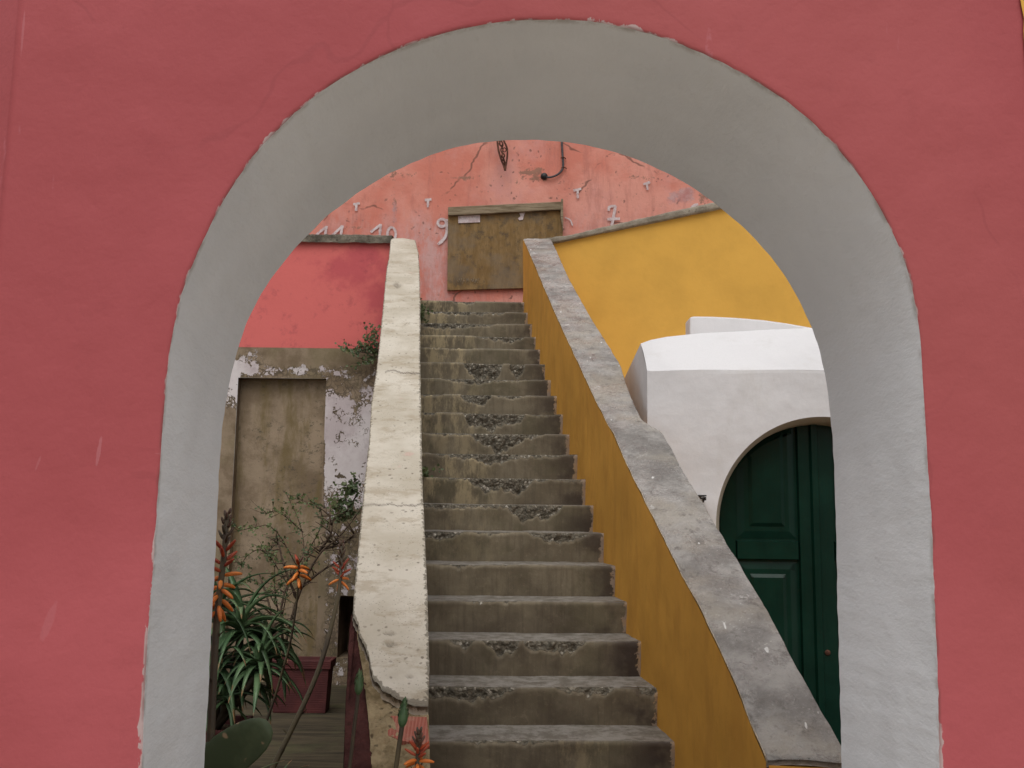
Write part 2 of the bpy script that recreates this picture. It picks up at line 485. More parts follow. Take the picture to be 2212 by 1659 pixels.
def mat_infill():
    n = NT('mouldy_cement_infill')
    col = n.mix(n.step(n.noise(2.1, 7, .66), .39, .61), (.205, .150, .098), (.345, .265, .185))
    col = n.mix(n.math('MULTIPLY', n.step(n.noise(2.6, 6, .7, n.scaled((1.5, 1, .35), (2, 2, 5))), .46, .66), .75), col, (.170, .125, .052))
    fl = n.math('MULTIPLY', n.step(n.noise(20, 7, .8, n.scaled((1, 1, 1.3))), .52, .62), n.step(n.noise(3, 4, .6, n.scaled((1, 1, 1), (7, 7, 1))), .42, .56))
    col = n.mix(n.math('MULTIPLY', fl, .8), col, (.10, .085, .06))
    n.bump(n.noise(5, 5, .6), .4, .02)
    n.bump(n.noise(48, 6, .7), .5, .006)
    return n.done(col, .93, .2)

def mat_rubble(name, a, b, c, scale=30, amt=1.0):
    n = NT(name)
    col = n.mix(n.step(n.noise(6, 7, .7), .38, .62), a, b)
    v = n.voro(scale, 'F1', 'Distance', n.warp(.03, 22))
    g = n.step(n.noise(4, 4, .6, n.scaled((1, 1, 1), (2, 8, 3))), .45, .6)
    col = n.mix(n.math('MULTIPLY', n.math('MULTIPLY', n.step(v, .30, .12), g), .8), col, c)
    n.bump(n.noise(18, 7, .72), amt, .02)
    n.bump(n.noise(85, 5, .7), amt * .7, .006)
    return n.done(col, .95, .15)

def mat_board():
    n = NT('old_plywood')
    gr = n.noise(5, 7, .75, n.scaled((4, 1, .9)))
    col = n.mix(n.step(gr, .36, .64), (.185, .112, .042), (.270, .174, .076))
    top = n.math('MULTIPLY', n.attr('fresh'), n.step(n.noise(5, 4, .6), .3, .6))
    col = n.mix(n.math('MULTIPLY', top, .7), col, (.330, .205, .085))
    kn = n.math('MULTIPLY', n.step(n.noise(8, 8, .82, n.scaled((1.2, 1, 1))), .49, .62), .8)
    col = n.mix(kn, col, (.095, .070, .045))
    gy = n.step(n.noise(2.6, 4, .6, n.scaled((1, 1, 1), (4, 4, 0))), .48, .66)
    col = n.mix(n.math('MULTIPLY', gy, .5), col, (.19, .155, .115))
    n.bump(gr, .4, .006)
    n.bump(n.noise(60, 5, .7), .3, .003)
    return n.done(col, .85, .25)

def mat_timber():
    n = NT('grey_timber')
    gr = n.noise(6, 7, .7, n.scaled((.7, 1, 9)))
    col = n.mix(n.step(gr, .32, .7), (.150, .110, .066), (.330, .265, .180))
    n.bump(gr, .6, .006)
    return n.done(col, .85, .25)

def mat_simple(name, a, b, scale=12, rough=.6, spec=.4, bump=.2, dist=.004, sheen=0):
    n = NT(name)
    col = n.mix(n.step(n.noise(scale, 5, .62), .38, .62), a, b)
    if bump:
        n.bump(n.noise(scale * 4, 4, .6), bump, dist)
    return n.done(col, rough, spec)

def mat_tile():
    n = NT('ridged_clay')
    w = n.n.new('ShaderNodeTexWave'); w.bands_direction = 'X'; w.inputs['Scale'].default_value = 26
    w.inputs['Distortion'].default_value = .4
    n.link(n.pos, w.inputs['Vector'])
    col = n.mix(n.step(w.outputs['Fac'], .2, .8), (.33, .105, .075), (.40, .15, .11))
    col = n.mix(n.math('MULTIPLY', n.step(n.noise(18, 6, .7), .5, .68), .5), col, (.40, .27, .19))
    n.bump(w.outputs['Fac'], .5, .006)
    return n.done(col, .9, .2)

def mat_planter():
    n = NT('red_plastic')
    w = n.n.new('ShaderNodeTexWave'); w.bands_direction = 'Z'; w.inputs['Scale'].default_value = 17
    n.link(n.pos, w.inputs['Vector'])
    col = n.mix(n.step(n.noise(5, 5, .6), .38, .62), (.072, .019, .019), (.108, .029, .027))
    n.bump(w.outputs['Fac'], .25, .004)
    return n.done(col, .65, .3)

def mat_leaf(name, a, b, rough=.45):
    n = NT(name)
    col = n.mix(n.step(n.noise(7, 4, .6), .38, .62), a, b)
    col = n.mix(n.math('MULTIPLY', n.step(n.noise(35, 4, .7), .55, .72), .25), col, tuple(c * .5 for c in a))
    n.bump(n.noise(70, 3, .5), .12, .002)
    return n.done(col, rough, .45)

def mat_aloe(name, a, b):
    n = NT(name)
    col = n.mix(n.step(n.noise(5, 4, .6), .38, .62), a, b)
    col = n.mix(n.math('MULTIPLY', n.step(n.noise(35, 5, .75), .54, .68), .35), col, (.045, .062, .030))
    t = n.math('ADD', n.attr('tip'), n.math('MULTIPLY', n.math('SUBTRACT', n.noise(6, 3, .6), .5), .5))
    col = n.mix(n.step(t, .86, .97), col, (.24, .13, .055))
    n.bump(n.noise(70, 3, .5), .15, .002)
    return n.done(col, .40, .45)

def mat_cactus():
    n = NT('cactus_skin')
    col = n.mix(n.step(n.noise(6, 4, .6), .38, .62), (.050, .075, .036), (.085, .115, .058))
    sp = n.math('MULTIPLY', n.step(n.voro(17, 'F1', 'Distance', n.warp(.03, 30)), .24, .16), n.step(n.noise(14, 2, .5, n.scaled((1, 1, 1), (3, 3, 3))), .50, .57))
    col = n.mix(n.math('MULTIPLY', sp, .85), col, (.33, .24, .14))
    n.bump(n.noise(45, 4, .6), .2, .003)
    return n.done(col, .55, .35)

def mat_floor():
    n = NT('grimy_paving')
    x = n.xyz()
    st = n.noise(4.5, 6, .7, n.scaled((.35, 3.2, 1)))
    col = n.mix(n.step(st, .38, .62), (.034, .028, .017), (.085, .068, .040))
    col = n.mix(n.math('MULTIPLY', n.step(n.noise(2.2, 5, .7, n.scaled((1, 1, 1), (4, 1, 1))), .5, .68), .5), col, (.075, .082, .035))
    n.bump(n.noise(9, 6, .7), .5, .015)
    return n.done(col, .8, .3)

def mat_ground():
    n = NT('lane_stone')
    ce = n.voro(2.3, 'DISTANCE_TO_EDGE', vec=n.warp(.05, 4))
    col = n.mix(n.step(n.noise(3, 6, .65), .38, .62), (.40, .345, .275), (.50, .44, .355))
    col = n.mix(n.math('SUBTRACT', 1.0, n.step(ce, .01, .03)), col, (.20, .18, .155))
    n.bump(n.step(ce, .0, .05), .5, .015)
    n.bump(n.noise(25, 5, .65), .4, .008)
    return n.done(col, .85, .3)

def mat_door():
    n = NT('green_gloss_paint')
    col = n.mix(n.step(n.noise(2.4, 4, .6), .38, .62), (.0028, .021, .014), (.0045, .030, .020))
    n.bump(n.noise(8, 4, .6, n.scaled((5, 1, .4))), .22, .005)
    n.bump(n.noise(60, 4, .6, n.scaled((3, 1, .6))), .12, .002)
    return n.done(col, .27, .22)

def mat_worn_paint():
    n = NT('worn_white_paint')
    col = n.mix(n.step(n.noise(14, 5, .7), .4, .6), (.54, .42, .42), (.68, .60, .60))
    a = n.step(n.noise(30, 7, .82), .33, .45)
    n.put(n.b.inputs['Alpha'], a)
    return n.done(col, .9, .2)

M = dict(
    front=mat_front_pink(), reveal=mat_reveal(), stair=mat_riser(), cream=mat_left_coping(), cement=mat_right_coping(),
    yellow=mat_yellow('ochre_wall_paint', (.655, .370, .072)), yellow_in=mat_yellow('ochre_stair_paint', (.70, .355, .062), .24),
    lpink=mat_left_pink(), rear=mat_rear_wall(), flake=mat_flaking(), infill=mat_infill(),
    rub=mat_rubble('broken_mortar', (.20, .150, .080), (.43, .335, .200), (.085, .062, .040)),
    rubdark=mat_rubble('weathered_stone_edge', (.115, .100, .080), (.27, .240, .19), (.05, .045, .04), 18, 1.0),
    maroon=mat_rubble('old_maroon_render', (.050, .018, .016), (.085, .031, .027), (.05, .02, .015), 22, .8),
    board=mat_board(), timber=mat_timber(), tile=mat_tile(), planter=mat_planter(), cactus=mat_cactus(),
    floor=mat_floor(), ground=mat_ground(), door=mat_door(),
    white=mat_plaster('white_house_paint', (.710, .700, .708), .045, None, .25, (1, 1, 1), (.59, .565, .54), .45, .8),
    whitepaint=mat_worn_paint(), scribble=mat_simple('faded_chalk', (.24, .19, .135), (.34, .29, .23), 40, .9, .1, .1, .001),
    coping=mat_rubble('grey_stone_coping', (.21, .18, .14), (.34, .30, .24), (.15, .13, .10), 26, .7),
    soil=mat_simple('dry_soil', (.05, .036, .024), (.09, .068, .045), 20, .95, .1, .8, .02),
    aloe=mat_aloe('aloe_leaf_skin', (.060, .120, .052), (.130, .215, .100)),
    stalk=mat_leaf('aloe_stalk_skin', (.065, .050, .034), (.105, .085, .045), .6),
    bud=mat_leaf('aloe_bud_skin', (.060, .052, .032), (.120, .060, .042), .5),
    red=mat_leaf('aloe_red_petal', (.30, .045, .022), (.42, .075, .028), .5),
    orange=mat_leaf('aloe_orange_petal', (.62, .150, .022), (.74, .23, .04), .5),
    leaf=mat_leaf('small_green_leaf', (.050, .080, .026), (.105, .130, .040), .55),
    twig=mat_simple('dry_twig', (.060, .042, .032), (.120, .085, .058), 30, .9, .15, .3, .003),
    iron=mat_simple('rusty_iron', (.070, .030, .020), (.140, .062, .038), 26, .85, .3, .5, .004),
    black=mat_simple('black_iron', (.012, .012, .014), (.022, .022, .024), 20, .5, .4, .1, .001),
    cable=mat_simple('grey_cable_sheath', (.060, .056, .062), (.110, .100, .105), 18, .6, .3, .1, .001),
    beige=mat_plaster('bare_beige_render', (.40, .345, .27), .1, grain=.3),
)

# ------------------------------------------------------------------ ground
b = MB()
b.quad((-400, -400, -.004), (400, -400, -.004), (400, 400, -.004), (-400, 400, -.004))
structure(b.build('ground', M['ground']))
b = MB()
b.grid(lambda u, v: (lerp(-6, 3.4, u), lerp(2.62, 11.0, v), .004 + .012 * nz((lerp(-6, 3.4, u), lerp(2.62, 11, v), 0), 1.5)), 60, 60)
structure(b.build('courtyard_floor', M['floor']))

# ------------------------------------------------------------------ archway wall
front_px = [(303, 1720), (305, 1659), (308, 1569), (313.6, 1465), (320.5, 1344), (327, 1257), (334, 1171), (340, 1084), (345.5, 1002), (349, 928), (354, 855),
            (363, 777), (371, 718), (383, 663), (391, 623), (411, 575), (427, 542), (457.5, 470.6), (490, 418), (522.8, 365), (555.5, 321), (581.6, 293),
            (620.8, 254.9), (653.5, 224), (677.7, 204), (763.5, 150), (849, 105), (935, 75), (1042, 49), (1106.6, 40.7), (1192, 37.7), (1278, 42.5),
            (1364, 59), (1449.8, 83.6), (1535.5, 119), (1626.5, 166), (1694, 210), (1759.6, 264), (1825, 332), (1857.7, 374), (1890.4, 422), (1923, 484),
            (1951, 546), (1973, 612), (1987, 682), (1994, 796), (2002, 944), (2010, 1062), (2019, 1240), (2025, 1417), (2028, 1565), (2029, 1659), (2030, 1720)]
back_px = [(440, 1720), (441.5, 1659), (451.7, 1465), (458.6, 1327), (463.8, 1223), (470, 1090), (476, 965), (482.5, 891), (494.6, 829), (507.5, 770), (522, 718.7),
           (544, 667), (581, 605), (616, 557), (655.9, 513), (701.8, 469), (757, 426), (809, 391), (852, 367), (901, 344.6), (962, 323), (1023.5, 308), (1084.8, 301.5),
           (1146, 300), (1192, 301), (1222.7, 304), (1287.6, 316), (1360.6, 338), (1404.5, 354), (1455, 379), (1488.7, 399), (1532.5, 429), (1569.5, 457), (1610, 493),
           (1657, 540), (1690.9, 587), (1721, 634), (1741.5, 672), (1758, 712), (1775, 756), (1785, 811), (1792, 878), (1797, 920), (1800, 964), (1804, 1078),
           (1808, 1257), (1813, 1430), (1817.6, 1659), (1818, 1720)]
def arch_curve(px, Y, n=300):
    pts = [tuple(at(x, y, Y)) for x, y in px]
    pts[0] = (pts[1][0] - .004, Y, 0.0); pts[-1] = (pts[-2][0] + .004, Y, 0.0)
    pts = smooth_poly(pts, 1)
    raw = [Vector(poly_at(pts, i / n)) for i in range(n + 1)]
    K = 13
    wts = [math.exp(-(k / 6.5) ** 2) for k in range(-K, K + 1)]
    out = []
    for i in range(n + 1):
        k0 = min(K, i, n - i)
        acc, ws = Vector((0, 0, 0)), 0
        for k in range(-k0, k0 + 1):
            acc += raw[i + k] * wts[k + K]; ws += wts[k + K]
        out.append(acc / ws)
    return out
NA = 520
FC, BC = arch_curve(front_px, YF, NA), arch_curve(back_px, YB, NA)
for i, p in enumerate(FC):                      # hand-plastered, slightly nibbled edge
    out = (p - Vector((.06, YF, 1.45))).normalized()
    w = sstep(0, .15, p.z)
    p += Vector((out.x, 0, out.z)) * w * (.0020 * nz(p, 9) + .0045 * nz(p, 44, 3) * max(0, nz(p, 3.1, 8) + .25))
for p in BC:
    out = (p - Vector((.06, YB, 1.45))).normalized()
    p += Vector((out.x, 0, out.z)) * (.0022 * nz(p, 6) + .0022 * nz(p, 26, 3))

WX0, WX1, WTOP = at(40, 0, YF).x, at(2216, 20, YF).x, 3.35
arch = thing('archway_wall', 'big pink plastered wall in the foreground with a round-headed white archway through it', 'wall', (0, YF, 0))
def outer_pt(i, X0, X1, top):
    t = i / NA
    L = [(X0, 0), (X0, top), (X1, top), (X1, 0)]
    # follow the direction of the arch point so the fan stays tidy
    p = FC[i]; c = Vector((.06, YF, 1.35))
    if p.z <= c.z:
        return Vector((X0 if p.x < c.x else X1, YF, p.z))
    d = p - c
    k = min([((X0 - c.x) / d.x if d.x < 0 else 9e9), ((X1 - c.x) / d.x if d.x > 0 else 9e9), ((top - c.z) / d.z if d.z > 0 else 9e9)])
    return c + d * k
b = MB()
ds = [0, .003, .008, .016, .03, .055, .1]
def front_fn(u, v):
    i = round(u * NA); j = round(v * 26)
    p, q = FC[i], outer_pt(i, WX0, WX1, WTOP)
    L = (q - p).length
    d = ds[j] if j < len(ds) else lerp(.1, L, (j - 6) / 20)
    r = p + (q - p) * min(1, d / L)
    y = YF + .003 * math.exp(-d / .003) + .004 * nz(r, 2.2) * sstep(0, .1, d) + .0015 * nz(r, 12) * sstep(.0, .05, d)
    sl = sstep(1.75, 1.45, r.z) if r.x < 0 else .35 * sstep(1.5, 1.2, r.z)
    if r.z > 2.05 and r.x < .3: sl = max(sl, .75 * sstep(2.05, 2.2, r.z))
    return (Vector((r.x, y, r.z)), {'edge': d, 'slop': sl})
rows = b.grid(front_fn, NA, 26, flip=False)
# top, back and the far side of the wall
def back_fn(u, v):
    i = round(u * NA)
    p, q = BC[i], outer_pt(i, WX0, WX1, WTOP)
    q = Vector((q.x, YB, q.z)); r = p + (q - p) * v
    return (Vector((r.x, YB, r.z)), {'edge': 1.0})
rows2 = b.grid(back_fn, NA, 6, flip=True)
for i in range(NA):
    q = [rows[-1][i], rows[-1][i + 1], rows2[-1][i + 1], rows2[-1][i]]
    b.face(q)
b.build('wall_face', M['front'], arch, smooth=True)
b = MB()
def rev_fn(u, v):
    i = round(u * NA)
    p, q = FC[i], BC[i]
    t = v ** 1.3
    r = p + (q - p) * t
    c = Vector((.06, 0, 1.4)); out = Vector((r.x - c.x, 0, r.z - c.z)).normalized()
    k = math.sin(math.pi * v)
    r = r + out * (.006 * nz(r, 2.4, 4) + .003 * nz(r, 9)) * k
    return (Vector((r.x, lerp(YF + .003, YB, t), r.z)), {'edge': (YB - YF) * t})
b.grid(rev_fn, NA, 26, flip=True)
b.build('arch_reveal', M['reveal'], arch, smooth=True, label='white limewashed inner face of the arch')

# wall beyond its left corner turns back, slightly darker in its own shade
b = MB()
z_ = lambda u, v: Vector((WX0 - .9 * u, YF + .62 * u, WTOP * v))
b.grid(lambda u, v: (z_(u, v), {'edge': 1.0}), 12, 20, flip=True)
b.quad((WX0 - .9, YF + .62, 0), (WX0 - .9, YF + 1.0, 0), (WX0 - .9, YF + 1.0, WTOP), (WX0 - .9, YF + .62, WTOP))
b.build('corner_return', M['front'], arch, smooth=True)
b = MB()
e0, e1 = at(2197, -30, YF), at(2213, 62, YF)
def ny(u, v):
    zz = lerp(0, WTOP, v)
    x0 = WX1 - .010 if zz < e1.z else lerp(e1.x, e0.x, (zz - e1.z) / (e0.z - e1.z))
    x0 = max(x0, e0.x - .05)
    x = lerp(x0 + (.004 * nz((0, 0, zz), 30) if zz > e1.z else 0), WX1 + 2.2, u)
    return Vector((x, YF - .004 + .01 * u, zz))
b.grid(ny, 14, 120)
b.quad((WX1 + 2.2, YF, 0), (WX1 + 2.2, YB, 0), (WX1 + 2.2, YB, WTOP), (WX1 + 2.2, YF, WTOP))
tag(b.build('house_wall', M['yellow'], smooth=True), 'sliver of yellow wall at the top right corner, beside the pink archway wall', 'wall')

# ------------------------------------------------------------------ stairs
T, R_ = .30, .17635
Y0, Z0 = 15.0699 * T, EYE - 3.1307 * T
NS0, NS1 = -3, 18                                   # first step hidden below the picture, landing
aL0, aL1 = at(935, 1588, Y0), at(908, 653, Y0 + 18 * T)
aR0, aR1 = at(1462, 1601, Y0), at(1133, 653, Y0 + 18 * T)
def xl(Y): return -.062 + lerp(aL0.x, aL1.x, (Y - aL0.y) / (aL1.y - aL0.y))
def xr(Y): return lerp(aR0.x, aR1.x, (Y - aR0.y) / (aR1.y - aR0.y))
CHIPS = {0: [(.25, .12, .10), (.45, .10, .12)], 1: [(.20, .21, .38), (.62, .05, .18), (.70, .12, .28), (.96, .045, .32)],
         2: [(.20, .06, .22), (.37, .08, .48), (.61, .14, .52)], 3: [(.30, .08, .12), (.43, .05, .10)], 4: [(.22, .12, .12), (.4, .1, .06)],
         5: [(.12, .13, .32), (.40, .10, .16), (.76, .17, .32)], 6: [(.15, .2, .22), (.66, .16, .72), (.5, .3, .2)], 7: [(.50, .19, .76), (.5, .45, .14), (.88, .09, .18)],
         8: [(.50, .17, .48), (.5, .42, .26)], 9: [(.53, .18, .86), (.25, .2, .18), (.72, .12, .2)], 10: [(.53, .21, .80), (.08, .06, .22), (.85, .1, .12)],
         11: [(.43, .11, .52), (.66, .12, .16), (.1, .1, .2)], 12: [(.45, .26, .26), (.75, .1, .1)], 13: [(.52, .15, .98), (.78, .06, .9)], 14: [(.3, .2, .07)],
         15: [(.75, .15, .32), (.55, .06, .3)], 16: [(.28, .28, .38), (.6, .1, .2)], 17: [(.40, .30, .30), (.72, .08, .25)], 18: [(.45, .10, .32)], -1: [], -2: [], -3: []}
DY = [0.010 * math.sin(i * 2.1) for i in range(-4, 24)]
stairs = thing('staircase', 'steep flight of worn concrete steps with crumbled nosings climbing between the two parapets', 'stairs', (xl(Y0), Y0 + NS0 * T, 0))
def nose(i, u):
    Y = Y0 + i * T
    X = lerp(xl(Y), xr(Y), u)
    return Vector((X, Y + .05 * (u - .5), Z0 + i * R_ + DY[i % 24] * .35 + .004 * nz((X * 2, i * 3.1, 0), 1.0)))
def chip_at(i, u, v):
    c, r = 0.0, 0.0
    for (uc, w, d) in CHIPS.get(i, []):
        e = (u - uc) / w
        if abs(e) < 1.25:
            dep = d * math.sqrt(max(0, 1 - min(1, abs(e)) ** 1.7)) * (.82 + .55 * nz((u * 9, i * 5.3, 0)) + .30 * nz((u * 26, i * 5.3, 2))) + .10 * nz((u * 50, i * 2.2, 1)) * (1 - e * e)
            k = (v - (1 - dep)) / .12
            dep *= .88
            c = max(c, .92 * sstep(-.2, .75, k)) if dep > .02 else c
            r = max(r, math.exp(-((k + .1) / .45) ** 2)) if dep > .06 and v < .93 else r
    return c, r
for i in range(NS0, NS1 + 1):
    b = MB()
    NU, NV = 150, 22
    deep = T if i < NS1 else 1.4
    def riser(u, v):
        p, q = nose(i, u), nose(i - 1, u)
        zb = q.z - .01
        z = lerp(zb, p.z, v)
        c, r = chip_at(i, u, v)
        if c > .02 and v > .98:
            z -= .004 * c
        rough = .010 * fbm((p.x * 1.0, i * 1.7, z), 22) + .006 * fbm((p.x, i, z), 55)
        y = p.y + .022 * (1 - v) + c * (.020 + rough * 1.5) + .0022 * nz((p.x, i * 2, z), 14)
        if v > .9:
            y += .010 * ((v - .9) / .1) ** 2 + .010 * max(0, nz((p.x * 14, i * 7.7, 0)) - .15)
        lime = sstep(3, 8, i) * (1 - sstep(.30, .58, u)) * (.75 + .25 * math.sin(i * 1.9)) + (.55 if i == 0 and .52 < u < .74 else 0) + (.5 if i >= 15 else 0) * (1 - u)
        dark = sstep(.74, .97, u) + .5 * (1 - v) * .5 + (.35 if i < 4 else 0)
        slip = sstep(.945, 1.0, u) * .85
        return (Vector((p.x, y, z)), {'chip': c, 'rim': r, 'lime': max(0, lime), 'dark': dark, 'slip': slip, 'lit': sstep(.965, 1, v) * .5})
    rr = b.grid(riser, NU, NV)
    def tread(u, v):
        k = round(u * NU)
        f = b.v[rr[-1][k]]
        n1 = nose(i + 1, u) if i < NS1 else nose(i, u) + Vector((-.1, deep, 0))
        y = lerp(f.y, n1.y + .06, v)
        X = lerp(f.x, lerp(xl(n1.y), xr(n1.y), u) if i < NS1 else n1.x, v)
        p = nose(i, u)
        z = lerp(f.z, p.z + .006 * v, sstep(0, .25, v)) - .012 * math.exp(-((u - .5) / .22) ** 2) * (1 - v)
        return (Vector((X, y, z + .003 * nz((X, y, 0), 11))), {'chip': 0.0 if v > .12 else b.at['chip'][rr[-1][k]] * .8, 'lit': 1.0, 'rim': 0.0, 'lime': 0.0,
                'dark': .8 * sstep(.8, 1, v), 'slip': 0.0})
    b.grid(tread, NU, 8)
    # closed sides and back so the step is a block
    s0, s1 = nose(i, 0), nose(i, 1)
    for s in (s0, s1):
        q = [(s.x, s.y + .03, s.z - .02), (s.x - .02, s.y + deep, s.z - .02), (s.x - .02, s.y + deep, s.z - R_), (s.x, s.y + .03, s.z - R_)]
        b.quad(*q)
    b.build('step', M['stair'], stairs, smooth=True)

# ------------------------------------------------------------------ right parapet
def on_right(x, y):
    n = Vector((1, -(aR1.x - aR0.x) / (aR1.y - aR0.y), 0))
    return on_plane(x, y, Vector((aR0.x, aR0.y, 0)), n)
ri_px = [(1129.8, 516), (1146.7, 554.5), (1175, 622), (1205.6, 692.7), (1232.6, 750), (1256, 800.6), (1290, 873), (1324.8, 938), (1356.3, 1009.5), (1390, 1077),
         (1430, 1157), (1471.2, 1240), (1509.3, 1309.5), (1544, 1382), (1578.6, 1455), (1606.3, 1524), (1634, 1593.5), (1653, 1642)]
RI = [on_right(x, y) for x, y in ri_px]
prof = sorted([(p.y, p.z) for p in RI])
def zprof(Y):
    if Y <= prof[0][0]:
        s = (prof[3][1] - prof[0][1]) / (prof[3][0] - prof[0][0]); return prof[0][1] + s * (Y - prof[0][0])
    if Y >= prof[-1][0]:
        s = (prof[-1][1] - prof[-4][1]) / (prof[-1][0] - prof[-4][0]); return prof[-1][1] + s * (Y - prof[-1][0])
    for (a, za), (c, zc) in zip(prof, prof[1:]):
        if a <= Y <= c:
            return lerp(za, zc, (Y - a) / (c - a))
_sl = (prof[-1][1] - prof[0][1]) / (prof[-1][0] - prof[0][0])
def on_prof(x, y, dz=0.0, zf=None):
    zf = zf or zprof
    d = ray(x, y); lo, hi = 1.5, 14.0
    g = lambda Y: (CAM + d * (Y / d.y)).z - (zf(Y) + dz)
    for _ in range(60):
        m = (lo + hi) / 2
        if g(m) * g(lo) <= 0: hi = m
        else: lo = m
    return CAM + d * (lo / d.y)
ro_px = [(1189, 514), (1200.6, 537.7), (1225.9, 595), (1263, 662.4), (1300, 723), (1340.4, 787), (1357, 840), (1387, 908), (1407, 923), (1430, 933), (1450, 967), (1490, 1038.6),
         (1524.5, 1093), (1553, 1145), (1592.4, 1205.6), (1634, 1278), (1672, 1344), (1724, 1444.6), (1772.5, 1531), (1814, 1604), (1836, 1640)]
RO = [on_prof(x, y) for x, y in ro_px]
print('RIGHT inner', [tuple(round(c, 2) for c in p) for p in (RI[0], RI[8], RI[-1])], 'outer', [tuple(round(c, 2) for c in p) for p in (RO[0], RO[5], RO[8], RO[-1])])
par_r = thing('stair_parapet', 'ochre yellow stair parapet with a grey cement top, on the right of the steps', 'parapet', (RI[-1].x, RI[-1].y, 0))
NL = 220
ri = [Vector(poly_at([tuple(p) for p in RI], k / NL)) for k in range(NL + 1)]
ro_t = [tuple(p) for p in RO]
ro = []
for k in range(NL + 1):                             # pair rows across at equal distance
    Y = ri[k].y - .02
    pts = sorted(RO, key=lambda p: p.y)
    X = None
    for p, q in zip(pts, pts[1:]):
        if p.y <= Y <= q.y:
            X = lerp(p.x, q.x, (Y - p.y) / max(1e-6, q.y - p.y)); break
    if X is None:
        X = pts[0].x if Y < pts[0].y else pts[-1].x
    ro.append(Vector((X, Y, ri[k].z - .004)))
for k in range(NL + 1):                             # uneven trowelled edges
    ri[k].x += .002 * nz(ri[k], 7) + .002 * nz(ri[k], 23); ri[k].z += .0015 * nz(ri[k], 9, 2)
    ro[k].x += .003 * nz(ro[k], 5) + .003 * nz(ro[k], 17)
b = MB()
def cap_r(u, v):
    p = ri[round(v * NL)].lerp(ro[round(v * NL)], u)
    e = math.sin(math.pi * min(1, max(0, u)))
    p = p + Vector((0, 0, .006 * e + .005 * fbm(p, 7) + .0025 * fbm(p, 24)))
    if u < .01: p = p + Vector((.004, 0, -.006))
    if u > .99: p = p + Vector((-.004, 0, -.008))
    return (p, {'rim': 1.0 if u < .02 else (.25 if u < .06 else 0)})
g = b.grid(cap_r, 30, NL, flip=True)
ring = g[0] + [r[-1] for r in g[1:]] + g[-1][::-1][1:] + [r[0] for r in g[-2:0:-1]]
b.skirt(ring, (0, 0, -.018))
b.build('coping', M['cement'], par_r, smooth=True)
b = MB()
def face_r(u, v):
    p = ri[round(u * NL)]
    z = lerp(0, p.z - .006, v)
    q = Vector((p.x + .001, p.y, z))
    return q + Vector((.010 * nz(q, 1.6) + .004 * nz(q, 7), 0, 0)) * min(1, (p.z - z) / .3)
b.grid(face_r, NL, 40, flip=True)
b.grid(lambda u, v: Vector((ro[round(u * NL)].x - .012, ro[round(u * NL)].y, lerp(0, ro[round(u * NL)].z - .014, v))), NL, 10)
pa, pb = ri[-1], ro[-1]
b.grid(lambda u, v: Vector((lerp(pa.x + .01, pb.x - .012, u), lerp(pa.y, pb.y, u) - .002, lerp(0, lerp(pa.z, pb.z, u) - .016, v))), 10, 20)
b.build('parapet_body', M['yellow_in'], par_r, smooth=True)

# ------------------------------------------------------------------ left parapet
ll_px = [(844.4, 513.7), (841, 548.8), (834.6, 586), (831.3, 619), (827, 668), (822.8, 711.6), (813, 802), (803, 863.5), (797, 956.6), (788.5, 1030), (780, 1118), (775, 1170),
         (770.4, 1223), (765, 1280), (762, 1323)]
lr_px = [(896.7, 517.7), (904, 545.5), (906.5, 586), (908, 651.7), (907.8, 781.5), (910.5, 924.5), (912.5, 1036), (917.8, 1152), (923.6, 1287.6), (927.5, 1442.5), (925, 1522)]
br_px = [(762, 1323), (772, 1347.6), (780.8, 1379), (796.4, 1413.5), (799.9, 1437.7), (805, 1465.4), (829.3, 1486), (857, 1505), (881.3, 1517.4), (905, 1523), (925, 1522)]
tp_px = [(844.4, 513.7), (870, 513), (896.7, 517.7)]
def by_y(pts, y):
    if y <= pts[0][1]: return pts[0][0]
    for a, c in zip(pts, pts[1:]):
        if a[1] <= y <= c[1]:
            return lerp(a[0], c[0], (y - a[1]) / max(1e-6, c[1] - a[1]))
    return pts[-1][0]
# one sloping plane for the coping, from the right parapet's line
YA, YBt = 3.6, 9.8
PH = zprof(YA) + .0; PS = (zprof(YBt) - zprof(YA)) / (YBt - YA)
def zleft(Y): return PH + PS * (Y - YA)
def jag(p, a, s, o): return a * nz((p[0] * .02, p[1] * .02, o), s)
def coons(u, v, top, bot, left, right):
    T_, B_ = poly_at(top, u), poly_at(bot, u)
    L_, Rr = poly_at(left, v), poly_at(right, v)
    c00, c10, c01, c11 = top[0], top[-1], bot[0], bot[-1]
    return tuple((1 - v) * T_[k] + v * B_[k] + (1 - u) * L_[k] + u * Rr[k] -
                 ((1 - u) * (1 - v) * c00[k] + u * (1 - v) * c10[k] + (1 - u) * v * c01[k] + u * v * c11[k]) for k in (0, 1))
par_l = thing('stair_parapet', 'cream rendered stair parapet with a broken lower end, on the left of the steps', 'parapet', (xl(4.0) - .15, 4.0, 0))
CRK = [803, 1090, 668, 862]
b = MB()
